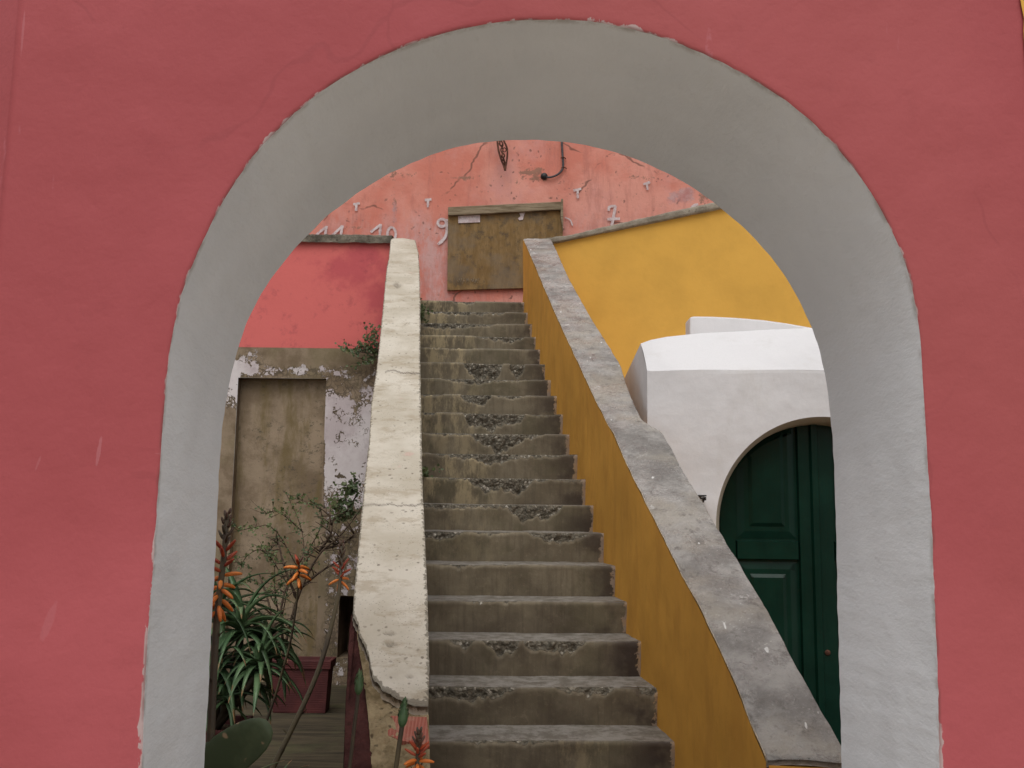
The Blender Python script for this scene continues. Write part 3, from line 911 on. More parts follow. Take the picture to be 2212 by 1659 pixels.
def cap_l(u, v):
    x, y = coons(u, v, tp_px, br_px, ll_px, lr_px)
    if u < .001 or u > .999:
        x += (1.6 * nz((0, y * .06, 3)) + 1.3 * nz((0, y * .19, 5))) * (1 if u < .5 else -1) * .8
    if v > .94:
        k_ = (v - .94) / .06
        x += k_ * (5 * nz((x * .05, y * .05, 2)) + 2.5 * nz((x * .16, y * .16, 4))) * (1 if 0 < u < .97 else 0); y += k_ * (7 * nz((x * .05, y * .05, 7)) + 3 * nz((x * .17, y * .17, 9)))
    p = on_prof(x, y, 0, zleft)
    n = .006 * fbm(p, 5) + .0025 * fbm(p, 26)
    if 0 < u < 1 and 0 < v < 1:
        p = p + Vector((0, 0, n))
    else:
        p = p - Vector((0, 0, .006))
    ck = 0.0
    for k, yc in enumerate(CRK[:2]):
        line = yc + (x - 860) * (.09 if k == 0 else -.02) + 5 * nz((x * .05, k * 3.3, 0)) + 2 * nz((x * .2, k, 1))
        w = 1.1 if (k == 0 and x > 832) or (k == 1) else .0
        ck = max(ck, (1 - sstep(.4, 1.6 * w + .5, abs(y - line))) * (1 if w else 0))
    for (xc, yc, rx, ry) in ((842, 1367, 16, 6), (843, 1392, 18, 7), (885, 1461, 8, 5), (858, 616, 10, 8)):
        q = ((x - xc) / rx) ** 2 + ((y - yc) / ry) ** 2 + .9 * nz((x * .2, y * .3, 2))
        if q < 1: ck = max(ck, .55 * (1 - q)); p = p - Vector((0, 0, .008 * (1 - q)))
    e = min(u, 1 - u)
    return (p, {'crack': ck, 'rim': max((1 - sstep(0, .07, e)) * .8, sstep(.982, 1, v) * 1.1)})
g = b.grid(cap_l, 60, 420, flip=False)
ring = g[0][::-1] + [r[0] for r in g[1:]] + g[-1][1:] + [r[-1] for r in g[-2:0:-1]]
b.skirt(ring, (0, 0, -.030))
b.build('coping', M['cream'], par_l, smooth=True)
# broken masonry below the end of the coping, and the old maroon render beside it
ml_px = [(760, 1327), (753, 1396), (748, 1500), (744.5, 1586), (742.7, 1659), (738, 1790)]
el_px = [(765, 1336), (775.6, 1396), (784, 1448), (789.5, 1500), (796.4, 1552), (799.9, 1604), (803, 1659), (808, 1790)]
er_px = [(923, 1500), (927, 1560), (929.4, 1659), (932, 1790)]
b = MB()
core_top = [(765, 1330), (775, 1360), (800, 1415), (830, 1470), (880, 1500), (923, 1500)]
def core(u, v):
    x, y = coons(u, v, core_top, [(808, 1790), (932, 1790)], el_px, er_px)
    x += 2.0 * nz((y * .07, u * 3, 1)) * (1 if u < .02 else 0)
    p = on_prof(x, y, -.028, zleft)
    k = sstep(0, .08, v)
    return p + Vector((0, -.3, 1)).normalized() * ((.020 * fbm(p, 11) + .009 * fbm(p, 34)) * k - .010 * sstep(0, .15, v))
g = b.grid(core, 60, 150, flip=False)
b.skirt(g[-1], (0, 0, -1.2), closed=False)
b.build('broken_core', M['rub'], par_l, smooth=True)
b = MB()
def maroon(u, v):
    x, y = coons(u, v, [(758, 1325), (770, 1345)], [(738, 1790), (811, 1790)], [(758, 1325)] + ml_px[1:], [(770, 1345)] + [(a + 3, c) for a, c in el_px[1:]])
    p = on_prof(x, y, -.040 - .02 * (1 - u), zleft)
    return p + Vector((-.3, -.4, 1)).normalized() * (.010 * fbm(p, 12) + .004 * fbm(p, 40) - .014 * sstep(.7, 1, u))
g = b.grid(maroon, 20, 120, flip=False)
b.skirt([r[0] for r in g], (0, 0, -1.3), closed=False)
b.skirt(g[-1], (0, 0, -1.2), closed=False)
b.build('maroon_render', M['maroon'], par_l, smooth=True)
b = MB()
t_px = [(838, 1556), (845, 1546), (922, 1549), (928, 1612), (905, 1606), (868, 1600), (838, 1588)]
tp = [on_prof(x, y, -.027, zleft) for x, y in t_px]
b.prism([p for p in tp[::-1]], (0, .03, -.06))
b.build('hollow_brick', M['tile'], par_l)
# body under the coping
LB = []
for k in range(121):
    Y = lerp(3.3, 9.8, k / 120)
    p = None
    LB.append(Y)
def lx(Y):
    # left edge of the coping at distance Y
    return _lx(Y)
_le = sorted([(on_prof(x, y, 0, zleft).y, on_prof(x, y, 0, zleft).x) for x, y in ll_px])
_re = sorted([(on_prof(x, y, 0, zleft).y, on_prof(x, y, 0, zleft).x) for x, y in lr_px])
def _interp(tab, Y):
    if Y <= tab[0][0]: a, c = tab[0], tab[3]
    elif Y >= tab[-1][0]: a, c = tab[-4], tab[-1]
    else:
        for a, c in zip(tab, tab[1:]):
            if a[0] <= Y <= c[0]: break
    return lerp(a[1], c[1], (Y - a[0]) / max(1e-6, c[0] - a[0]))
_lx = lambda Y: _interp(_le, Y)
print('LEFT cap', [(round(Y, 2), round(_interp(_le, Y), 3), round(_interp(_re, Y), 3), round(zleft(Y), 2)) for Y in (3.6, 4.2, 5, 7, 9, 10)], 'xl', [round(xl(Y), 3) for Y in (3.6, 4.2, 5, 7, 9, 10)])
YTOP = on_prof(844, 514, 0, zleft).y
b = MB()
b.grid(lambda u, v: Vector((_interp(_le, lerp(3.75, YTOP, u)) + .012, lerp(3.75, YTOP, u), lerp(0, zleft(lerp(3.75, YTOP, u)) - .034, v))), 60, 12, flip=False)
b.grid(lambda u, v: Vector((_interp(_re, lerp(3.75, YTOP, u)) - .008, lerp(3.75, YTOP, u), lerp(0, zleft(lerp(3.75, YTOP, u)) - .034, v))), 60, 12, flip=True)
b.build('parapet_body', M['maroon'], par_l, smooth=True)

# ------------------------------------------------------------------ terrace on the left with the blocked doorway
YD = YTOP - .02
print('YTOP', YTOP)
xA, xB = -5.2, _lx(YD) + .03
zP0 = at(680, 752, YD).z                           # foot of the pink part
zP1 = at(760, 522, YD).z
pink = thing('terrace_wall', 'red pink painted terrace wall above the blocked doorway, left of the cream parapet', 'wall', (lerp(xA, xB, .5), YD, zP0))
b = MB()
def pk(u, v):
    x = lerp(xA, xB, u); z = lerp(zP0, zP1, v)
    p = Vector((x, YD + .012, z)); q = pix(p)
    bl = 0
    for (cx_, cy_, rx, ry) in ((775, 585, 75, 42), (815, 640, 40, 60), (825, 690, 22, 60), (790, 560, 60, 35)):
        bl = max(bl, math.exp(-((q[0] - cx_) / rx) ** 2 - ((q[1] - cy_) / ry) ** 2))
    return (p + Vector((0, .006 * nz(p, 2), 0)), {'blotch': bl * .9})
g = b.grid(pk, 120, 40)
b.quad((xA, YD + .35, zP0), (xB, YD + .35, zP0), (xB, YD + .35, zP1), (xA, YD + .35, zP1))
b.build('painted_face', M['lpink'], pink, smooth=True)
b = MB()
zc0, zc1 = at(760, 526, YD).z, at(745, 508, YD).z
def cop(u, v):
    x = lerp(xA, xB - .012, u)
    a = v * 4
    n = .010 * fbm((x, 0, a), 7) + .005 * fbm((x, 3, a), 21)
    tilt = .0 * x
    P = [(-.035, zc0), (-.045, zc1 - .012), (.0, zc1), (.33, zc1 + .01), (.36, zc0)]
    k = min(3, int(a)); t = a - k
    y = lerp(P[k][0], P[k + 1][0], t); z = lerp(P[k][1], P[k + 1][1], t)
    return Vector((x, YD + y - n * .9, z + n * .8 + tilt))
b.grid(cop, 260, 16)
b.build('coping', M['rubdark'], pink, smooth=True)

lo = thing('doorway_wall', 'flaking white wall with a cemented-up doorway, under the red pink terrace', 'wall', (lerp(xA, xB, .5), YD, 0))
d0, d1 = at(515, 812, YD), at(705, 822, YD)        # head of the doorway
DX0, DX1, DZ = d0.x, d1.x, (d0.z + d1.z) / 2
s0, s1 = at(733, 1287, YD), at(764, 1421, YD)
b = MB()
def paint_at(p):
    x, y = pix(p)
    v = .12
    if x > 700:                                    # right pier: paint holds in the middle
        v = .92 * sstep(770, 905, y) * (1 - .62 * sstep(1000, 1120, y))
        v = max(v, .42 * sstep(775, 800, y)) * (1 - .45 * math.exp(-((x - 770) / 14) ** 2 - ((y - 870) / 40) ** 2))
    elif x > 515:                                  # lintel: only a fringe of flakes
        v = .10 + .42 * math.exp(-((y - 803) / 13) ** 2) + .42 * math.exp(-((x - 535) / 40) ** 2 - ((y - 780) / 24) ** 2)
        v = max(v, .62 * math.exp(-((x - 705) / 22) ** 2 - ((y - 802) / 18) ** 2))
    else:
        v = .95 * (1 - sstep(840, 900, y)) * sstep(765, 800, y) + .14
    return v
def panel(x0, x1, z0, z1, step=.025):
    nu, nv = max(1, int((x1 - x0) / step)), max(1, int((z1 - z0) / step))
    def fn(u, v):
        p = Vector((lerp(x0, x1, u), YD, lerp(z0, z1, v)))
        return (p + Vector((0, .005 * nz(p, 3) - .004, 0)), {'paint': paint_at(p)})
    b.grid(fn, nu, nv)
SX0, SX1, SZ0, SZ1 = s0.x, s1.x, s1.z, s0.z
panel(xA, DX0 - .9, 0, zP0 - .0, .2)
panel(DX0 - .9, DX0, 0, zP0)
panel(DX0, DX1, DZ, zP0)
panel(DX1, SX0, 0, zP0)
panel(SX0, xB, SZ1, zP0)
panel(SX0, xB, 0, SZ0)
panel(SX1, xB, SZ0, SZ1) if SX1 < xB - .01 else None
RD = .11
b.quad((DX0, YD, 0), (DX0, YD + RD, 0), (DX0, YD + RD, DZ), (DX0, YD, DZ))
b.quad((DX1, YD, DZ), (DX1, YD + RD, DZ), (DX1, YD + RD, 0), (DX1, YD, 0))
b.quad((DX0, YD, DZ), (DX0, YD + RD, DZ), (DX1, YD + RD, DZ), (DX1, YD, DZ))
# narrow dark slot
for q in (((SX0, 0, SZ0), (SX0, .6, SZ0), (SX0, .6, SZ1), (SX0, 0, SZ1)), ((xB, 0, SZ1), (xB, .6, SZ1), (xB, .6, SZ0), (xB, 0, SZ0)),
          ((SX0, 0, SZ1), (SX0, .6, SZ1), (xB, .6, SZ1), (xB, 0, SZ1)), ((SX0, .6, SZ0), (xB, .6, SZ0), (xB, .6, SZ1), (SX0, .6, SZ1)),
          ((SX0, 0, SZ0), (xB, 0, SZ0), (xB, .6, SZ0), (SX0, .6, SZ0))):
    b.quad(*[(a, YD + c, d) for a, c, d in q])
b.build('wall_face', M['flake'], lo, smooth=False)
b = MB()
def inf(u, v):
    p = Vector((lerp(DX0, DX1, u), YD + RD - .004, lerp(0, DZ, v)))
    return p + Vector((0, .008 * nz(p, 2.5) - .004 * abs(nz(p, 8)), 0))
b.grid(inf, 40, 90)
b.build('doorway_infill', M['infill'], lo, smooth=True, label='stained cement filling the doorway')

# ------------------------------------------------------------------ landing and terrace wall on the right (yellow)
YY = ri[0].y + .03
ycop = [(1193, 526), (1228, 519), (1330, 498), (1450, 473), (1567, 449), (1700, 423)]
ytop = [(1196, 512), (1228, 508), (1330, 484), (1450, 457), (1560, 433), (1700, 405)]
yel = thing('terrace_wall', 'bright ochre yellow terrace wall with a sloping grey coping, behind the white house', 'wall', (1.5, YY, 0))
xi = ri[0].x + .05
b = MB()
lowp = [at(x, y, YY) for x, y in ycop]; topp = [at(x, y, YY - .03) for x, y in ytop]
XR = 5.0
def zedge(pts, x):
    if x <= pts[0].x: a, c = pts[0], pts[1]
    elif x >= pts[-1].x: a, c = pts[-2], pts[-1]
    else:
        for a, c in zip(pts, pts[1:]):
            if a.x <= x <= c.x: break
    return lerp(a.z, c.z, (x - a.x) / (c.x - a.x))
def yw(u, v):
    x = lerp(xi, XR, u)
    p = Vector((x, YY, lerp(0, zedge(lowp, x), v)))
    return p + Vector((0, .012 * nz(p, 1.3) + .003 * nz(p, 6), 0))
b.grid(yw, 120, 60)
b.quad((XR, YY, 0), (XR, YY + .25, 0), (XR, YY + .25, zedge(lowp, XR)), (XR, YY, zedge(lowp, XR)))
b.build('painted_face', M['yellow'], yel, smooth=True)
b = MB()
def yc(u, v):
    x = lerp(xi - .02, XR, u)
    z0, z1 = zedge(lowp, x) - .004, zedge(topp, x)
    P = [(.0, z0 - .003), (-.045, z0), (-.048, z1 - .01), (-.02, z1), (.28, z1 + .01), (.30, z0)]
    a = v * 5; k = min(4, int(a)); t = a - k
    n = .005 * fbm((x, 1, a), 5) + .003 * fbm((x, 1, a), 19)
    return Vector((x, YY + lerp(P[k][0], P[k + 1][0], t) - n, lerp(P[k][1], P[k + 1][1], t) + n))
b.grid(yc, 200, 15)
b.build('coping', M['coping'], yel, smooth=True)

# ------------------------------------------------------------------ rear house wall with numbers
YW = Y0 + 18 * T + 1.42
zL = Z0 + 18 * R_ - .2
rear = thing('house_wall', 'weathered salmon pink house wall with white painted numbers, at the head of the steps', 'wall', (0, YW, zL))
b = MB()
def rw(u, v):
    x = lerp(-3.6, 3.6, u); z = lerp(zL - .4, 7.4, v)
    p = Vector((x, YW, z)); q = pix(p)
    pale = math.exp(-((q[0] - 930) / 60) ** 2) * sstep(470, 520, q[1]) + .5 * math.exp(-((q[1] - 490) / 35) ** 2) + .35 * sstep(600, 660, q[1])
    wear = 0
    for (cx_, cy_, rx, ry, a) in ((852, 440, 9, 70, .55), (880, 378, 26, 8, .7), (856, 372, 16, 10, .7), (1155, 372, 34, 13, .85), (1168, 384, 20, 12, .8), (1118, 400, 6, 26, .5), (1398, 385, 22, 10, .6), (1425, 372, 20, 6, .5),
                                  (1520, 425, 26, 22, .6), (765, 492, 50, 6, .6), (712, 520, 40, 8, .4), (1000, 384, 60, 3, .5), (1240, 398, 60, 3, .45)):
        wear = max(wear, a * math.exp(-((q[0] - cx_) / rx) ** 2 - ((q[1] - cy_) / ry) ** 2))
    wear = max(wear, .62 * math.exp(-((q[1] - 383 - 9 * nz((x * 2, 0, 0))) / 6) ** 2) * sstep(-.15, .25, nz((x * 3, 5, 0))))
    mv = .8 * math.exp(-((q[0] - 1480) / 60) ** 2 - ((q[1] - 425) / 30) ** 2) + .6 * math.exp(-((q[0] - 852) / 10) ** 2 - ((q[1] - 450) / 60) ** 2)
    return (p + Vector((0, .010 * nz(p, 1.7) + .003 * nz(p, 7), 0)), {'pale': min(1, pale), 'wear': wear, 'mauve': mv})
b.grid(rw, 260, 170)
for xa, xb in ((-9, -3.6), (3.6, 9)):
    b.grid(lambda u, v: Vector((lerp(xa, xb, u), YW + .010 * nz((lerp(xa, xb, u), YW, lerp(zL - .4, 7.4, v)), 1.7), lerp(zL - .4, 7.4, v))), 30, 30)
b.quad((-9, YW + 4, 0), (-9, YW, 0), (-9, YW, 7.4), (-9, YW + 4, 7.4))
b.quad((-9, YW, 7.4), (9, YW, 7.4), (9, YW + 4, 7.4), (-9, YW + 4, 7.4))
b.build('wall_face', M['rear'], rear, smooth=True)
YP = YW - .016
def strokes(name, lines, w, label=None):
    b = MB()
    for k, line in enumerate(lines):
        pts = smooth_poly([tuple(q) for q in line], 2)
        n = 26
        pr = [poly_at(pts, t / n) for t in range(n + 1)]
        L, Rr = [], []
        for t in range(n + 1):
            a, c = pr[max(0, t - 1)], pr[min(n, t + 1)]
            d = Vector((c[0] - a[0], c[1] - a[1])).normalized()
            ww = w * (.85 + .3 * nz((pr[t][0] * .3, pr[t][1] * .3, k))) * (.75 if t in (0, n) else 1)
            L.append(b.vert(at(pr[t][0] - d.y * ww, pr[t][1] + d.x * ww, YP - .001 * k)))
            Rr.append(b.vert(at(pr[t][0] + d.y * ww, pr[t][1] - d.x * ww, YP - .001 * k)))
        for t in range(n):
            b.face((L[t], L[t + 1], Rr[t + 1], Rr[t]))
    return b.build(name, M['whitepaint'], rear, label=label)
ell = lambda cx_, cy_, rx, ry, a0, a1, f: [f(cx_ + rx * math.cos(math.radians(a)), cy_ + ry * math.sin(math.radians(a))) for a in [a0 + (a1 - a0) * k / 14 for k in range(15)]]
strokes('painted_number', [[c3(238, 772), c3(312, 712)], [c3(312, 708), c3(298, 800)], [c3(352, 775), c3(424, 708)], [c3(424, 704), c3(408, 800)]], 3.2, 'white number 11')
strokes('painted_number', [[c3(622, 752), c3(694, 698)], [c3(694, 694), c3(684, 800)], ell(770, 765, 30, 48, -80, 285, c3)], 3.2, 'white number 10')
strokes('painted_number', [ell(1126, 686, 30, 27, 20, 380, c3), [c3(1160, 660), c3(1163, 740), c3(1145, 800), c3(1096, 838)]], 3.5, 'white number 9')
strokes('painted_number', [[c4(684, 345), c4(686, 316), c4(730, 316)], [c4(728, 314), c4(716, 380), c4(704, 440)], [c4(676, 400), c4(756, 396)]], 3.6, 'white number 7')
for f, (a, c, d, e) in ((c3, ((500, 556), (546, 548), (522, 552), (520, 602))), (c3, ((1004, 526), (1051, 520), (1027, 522), (1026, 577))),
                        (c4, ((458, 216), (508, 204), (484, 208), (487, 266))), (c4, ((906, 176), (950, 162), (928, 168), (934, 212)))):
    strokes('painted_mark', [[f(*a), f(*c)], [f(*d), f(*e)]], 3.0, 'small white T mark')
strokes('painted_number', [[c4(1212, 330), c4(1230, 312), c4(1258, 304)]], 3.6, 'top of a white number just above the yellow wall')
strokes('painted_mark', [[c4(404, 388), c4(440, 402), c4(452, 440)]], 1.6)
# boarded window
b = MB()
YBd = YW - .045
BX = [at(*c3(1168, 632), YBd), at(*c3(1978, 590), YBd), at(*c3(1976, 1138), YBd), at(*c3(1162, 1160), YBd)]
def bd(u, v):
    p = BX[3].lerp(BX[2], u).lerp(BX[0].lerp(BX[1], u), v)
    return (p + Vector((0, .004 * nz(p, 2.2), 0)), {'fresh': sstep(.78, 1.0, v)})
g = b.grid(bd, 40, 30)
ring = g[0] + [r[-1] for r in g[1:]] + g[-1][::-1][1:] + [r[0] for r in g[-2:0:-1]]
b.skirt(ring, (0, .04, 0))
board = b.build('window_board', M['board'], rear, label='brown plywood nailed over a window')
b = MB()
def bar(p4, Y, dep):
    b.prism([at(*q, Y) for q in p4], (0, dep, 0))
bar([c3(1168, 634), c3(1976, 592), c3(1976, 535), c3(1168, 574)], YW - .10, .052)
b.build('board_batten', M['timber'], board, bevel=.006)
b = MB()
bar([c3(1962, 640), c3(1980, 740), c3(1980, 518), c3(1966, 516)], YW - .115, .07)
b.build('board_batten', M['timber'], board)
b = MB()
bar([c3(1240, 688), c3(1394, 682), c3(1394, 626), c3(1238, 630)], YBd - .012, .008)
b.build('pasted_paper', M['whitepaint'], board)
b = MB()
def patch(pts, Y, dep=.003):
    b.prism([at(*q, Y) for q in pts[::-1]], (0, dep, 0))
patch([c3(1668, 612), c3(1716, 608), c3(1704, 632), c3(1696, 664), c3(1670, 668), c3(1660, 655), c3(1680, 640)], YBd - .012)
b.build('paint_dab', M['whitepaint'], board)
b = MB()
for k in range(9):
    x = 1230 + k * 17
    b.tube([at(*c3(x + random.uniform(-5, 5), 1085 + random.uniform(-8, 8)), YBd - .008), at(*c3(x + 8 + random.uniform(-5, 5), 1112 + random.uniform(-8, 8)), YBd - .008),
            at(*c3(x + 18, 1080 + random.uniform(-8, 8)), YBd - .008)], .0026, 4)
b.build('chalk_scribble', M['scribble'], board)
# cable with its hole
b = MB()
cp = [c3(1970, 60), c3(1970, 120), c3(1975, 200), c3(1982, 290), c3(1970, 320), c3(1940, 348), c3(1900, 364), c3(1862, 366)]
cp3 = [at(x, y, YW - .035) for x, y in cp] ; cp3.append(at(*c3(1850, 360), YW + .04))
cp3.insert(0, at(*c3(1972, -300), YW - .035)); cp3.insert(0, at(*c3(1973, -420), YW + .02))
b.tube([Vector(q) for q in smooth_poly([tuple(p) for p in cp3], 2)], .013, 8)
cab = b.build('cable', M['cable'], smooth=True)
tag(cab, 'grey cable running down the salmon wall above the boarded window and into a hole', 'cable')
b = MB()
hp = at(*c3(1846, 358), YW - .006)
b.tube([hp + Vector((0, -.03, 0)), hp + Vector((0, .01, 0))], [.034, .046], 12)
b.build('cable_gland', M['black'], cab, smooth=True)
for (x, y) in (c3(1979, 230), c3(1984, 300)):
    b = MB()
    p = at(x, y, YW - .035)
    b.tube([p + Vector((-.028, 0, 0)), p + Vector((0, -.02, .004)), p + Vector((.028, 0, 0)), p + Vector((.03, .02, 0))], .006, 6)
    b.build('cable_clip', M['iron'], cab, smooth=True)
# rusty iron lantern bracket, a bundle of bent straps that ends in a point
b = MB()
def strap(pts, r, dy=0.0):
    pp = [at(*c3(x, y), YW - .16 + dy * math.sin(k * 1.3)) for k, (x, y) in enumerate(pts)]
    b.tube([Vector(q) for q in smooth_poly([tuple(p) for p in pp], 2)], r, 6)
strap([(1512, -60), (1514, 90), (1521, 165), (1540, 235), (1562, 285), (1570, 318)], .011)
strap([(1545, -60), (1552, 90), (1588, 160), (1586, 225), (1576, 280), (1571, 318)], .011)
strap([(1526, -60), (1531, 90), (1562, 135), (1532, 178), (1574, 208), (1549, 240), (1576, 262), (1564, 295)], .009, .03)
strap([(1538, 60), (1528, 130), (1560, 165), (1545, 205), (1568, 240), (1560, 285)], .008, .05)
for (x, y, r) in ((1540, 128, 12), (1566, 172, 12), (1556, 215, 11)):
    strap([(x + r * math.cos(t), y + r * 1.3 * math.sin(t)) for t in [k / 8 * math.tau for k in range(9)]], .006)
b.tube([at(*c3(1530, -50), YW - .16), at(*c3(1530, -60), YW + .02)], .018, 6)
tag(b.build('iron_bracket', M['iron'], smooth=True), 'rusty pointed lattice of iron straps hanging on the salmon wall above the boarded window', 'bracket')

# ------------------------------------------------------------------ white house with the green door
YH = 6.15
house = thing('white_house', 'white plastered house with a sloping shoulder and an arched dark green door', 'house', (1.6, YH, 0))
A_, B_ = at(1398, 810, YH), at(1388, 912, YH)
hx0 = A_.x
HX1 = 3.6
zs = at(1600, 803, YH).z
Cc, R0 = at(1785, 1137, YH), 238 / F_PX * (at(1785, 1137, YH) - CAM).dot(FWD)
b = MB()
# front face with the arched hole: fan grid
NB = 90
hole = [Vector((Cc.x - R0, YH, 0.0)), ] + [Vector((Cc.x - R0 * math.cos(a), YH, Cc.z + R0 * math.sin(a))) for a in [math.pi * k / NB for k in range(NB + 1)]] + [Vector((Cc.x + R0, YH, 0.0))]
def zshoulder(x):                                   # soft uneven edge of the shoulder
    return zs + .010 * nz((x * 2, 0, 0)) + .012 * sstep(hx0, hx0 + .5, x)
def hout(p):
    x0 = hx0
    if p.z <= Cc.z: return Vector((x0 if p.x < Cc.x else HX1, YH, p.z))
    d = p - Cc
    k = min([((x0 - Cc.x) / d.x if d.x < 0 else 9e9), ((HX1 - Cc.x) / d.x if d.x > 1e-6 else 9e9), ((zs - Cc.z) / d.z if d.z > 0 else 9e9)])
    q = Cc + d * k
    if q.z > zs - .005: q.z = zshoulder(q.x)
    return q
NH = len(hole) - 1
def hf(u, v):
    p = hole[round(u * NH)]; q = hout(p)
    r = p + (q - p) * v
    lean = 0.0
    if v < .999: r = r + Vector((0, .005 * nz(r, 2.2), 0))
    return r
# square top corners
b.grid(hf, NH, 16)
b.face([b.vert((hx0, YH, hout(hole[k]).z)) for k in ()] or [b.vert((hx0, YH, zs)), b.vert(hout(next(p for p in hole if p.z > Cc.z and hout(p).x > hx0 + .001))), b.vert(hout([p for p in hole if p.z > Cc.z and hout(p).x <= hx0 + .001][-1]))])
# shoulder: slopes back and up to the ridge
rid = [(1384, 742), (1405, 734), (1440, 727), (1530, 719), (1640, 713), (1757, 708), (1860, 704)]
YR = 6.62
rp = [at(x, y, YR) for x, y in rid]
def sh(u, v):
    x = lerp(hx0, HX1, u)
    f = Vector((x, YH, zshoulder(x)))
    xr_ = lerp(rp[0].x, HX1, u)
    bk = Vector((xr_, YR, zedge(rp, xr_)))
    r = f.lerp(bk, v)
    return r + Vector((0, 0, .018 * math.sin(math.pi * v) + .006 * nz(r, 2.5)))
g = b.grid(sh, 80, 14)
# left end and the flat roof behind
dx_, dz_ = at(1356, 846, YR).x, at(1356, 846, YR).z
def le(u, v):
    top = Vector((hx0, YH, zs)).lerp(Vector((rp[0].x, YR, rp[0].z)), u)
    bot = Vector((hx0, YH, 0)).lerp(Vector((dx_, YR, 0)), u)
    zb = 0
    return bot.lerp(top, v)
b.grid(le, 10, 16, flip=True)
b.quad((rp[0].x, YR, rp[0].z), (rp[0].x, YY - .01, rp[0].z - .35), (rp[0].x, YY - .01, 0), (rp[0].x, YR, 0))
b.quad((rp[0].x, YR, rp[0].z - .02), (HX1, YR, rp[-1].z - .02), (HX1, YY - .01, rp[-1].z - .4), (rp[0].x, YY - .01, rp[0].z - .4))
b.build('house_wall', M['white'], house, smooth=False)
# rounded reveal of the doorway
b = MB()
def rv(u, v):
    p = hole[round(u * NH)]
    prof_ = [(0, 0), (.012, .018), (.030, .055), (.036, .16), (.036, .26)]
    k = min(3, int(v * 4)); t = v * 4 - k
    ins, dep = lerp(prof_[k][0], prof_[k + 1][0], t), lerp(prof_[k][1], prof_[k + 1][1], t)
    if p.z <= Cc.z + 1e-6: d = Vector((1 if p.x < Cc.x else -1, 0, 0))
    else: d = (Cc - p).normalized()
    return p + d * ins + Vector((0, dep + .0015, 0))
b.grid(rv, NH, 12)
b.build('door_reveal', M['beige'], house, smooth=True)
# the green door
door = bpy.data.objects.new('door', None); COL.objects.link(door); door.parent = house; door['_loc'] = house['_loc']
door['label'] = 'dark green panelled double door with a round head'
YDo = YH + .17
Ri = R0 - .02
def arch_slab(x0, x1, z0, z1, Y, dep, rad, bev=.012, mat='door', name='door_leaf'):
    """board with straight sides, its top cut by the arch"""
    b = MB()
    def topz(x):
        d = rad * rad - (x - Cc.x) ** 2
        return min(z1, Cc.z + math.sqrt(max(0, d))) if abs(x - Cc.x) < rad else Cc.z
    n = 24
    xs = [lerp(x0, x1, k / n) for k in range(n + 1)]
    frm = [Vector((x, Y, z0)) for x in (x0, x1)] + [Vector((x, Y, max(z0 + .01, topz(x)))) for x in xs[::-1]]
    cx_ = (x0 + x1) / 2; cz_ = sum(p.z for p in frm) / len(frm)
    # bevelled rim
    ins = []
    for p in frm:
        sx = bev if p.x < cx_ else -bev
        k = sx * min(1, abs(p.x - cx_) / ((x1 - x0) / 2)) if p.z < topz(p.x) + 1 else 0
        zz = p.z + (bev if p.z < z0 + .001 else -bev)
        ins.append(Vector((p.x + (sx if abs(p.x - x0) < 1e-5 or abs(p.x - x1) < 1e-5 else 0), Y - dep, zz)))
    a = [b.vert(p) for p in frm]; c = [b.vert(p) for p in ins]
    b.face(c)
    m = len(a)
    for k in range(m):
        j = (k + 1) % m
        b.face((a[k], a[j], c[j], c[k]))
    return b.build(name, M[mat], door)
gx = lambda x: at(x, 1300, YDo).x
gz = lambda y: at(1700, y, YDo).z
xm = gx(1768)
arch_slab(Cc.x - R0, xm - .003, .02, 9, YDo + .06, .04, R0 - .0, .001, name='door_leaf')
arch_slab(xm + .003, Cc.x + R0, .02, 9, YDo + .06, .04, R0 - .0, .001, name='door_leaf')
# stiles, rails and raised panels of the left leaf, then of the right leaf
def leaf(x0, x1, sx):
    w = .105
    arch_slab(x0, x0 + w, .03, 9, YDo + .019, .028, Ri, .006, name='stile')
    arch_slab(x1 - w, x1, .03, 9, YDo + .019, .028, Ri, .006, name='stile')
    for (z0, z1) in ((.03, .25), (gz(1210), gz(1168))):
        arch_slab(x0 + w + .001, x1 - w - .001, z0, z1, YDo + .019, .026, 9, .006, name='rail')
    pz = [(.25 + .012, gz(1210) - .012), (gz(1168) + .012, 9)]
    for (z0, z1) in pz:
        arch_slab(x0 + w + .012, x1 - w - .012, z0, z1, YDo + .019, .010, Ri - .01, .045, name='panel')
        arch_slab(x0 + w + .085, x1 - w - .085, z0 + .075, z1 if z1 > 5 else z1 - .075, YDo + .0085, .012, Ri - .03, .022, name='panel')
leaf(gx(1556), xm - .006, 1)
leaf(xm + .006, Cc.x + (Cc.x - gx(1556)), -1)
arch_slab(xm - .035, xm + .022, .03, 9, YDo - .010, .022, Ri, .010, name='meeting_strip')
b = MB()
hp = at(1788, 1410, YDo - .012)
b.tube([hp + Vector((0, .02, 0)), hp, hp + Vector((0, -.006, 0))], [.018, .018, .011], 10)
b.build('keyhole_plate', M['iron'], door, smooth=True)
# scroll bracket on the white wall
b = MB()
p0, p1 = at(1498, 1071, YH - .10), at(1522, 1071.5, YH - .10)
b.box((p0.x, YH - .16, p0.z - .004), (p1.x, YH + .006, p0.z + .004))
cc = at(1516, 1082, YH - .08); sc_ = 1 / F_PX * 6.1
b.tube([cc + Vector((math.cos(t) * r, 0, math.sin(t) * r)) for t, r in [(math.radians(-200 + 26 * k), (1.2 + k * .40) * sc_) for k in range(20)]], .0045, 6)
b.box((cc.x + .018, YH - .085, cc.z + .004), (cc.x + .026, YH + .004, p0.z - .005))
tag(b.build('wall_bracket', M['black'], smooth=False), 'small black scrolled iron bracket on the white house wall beside the green door', 'bracket')
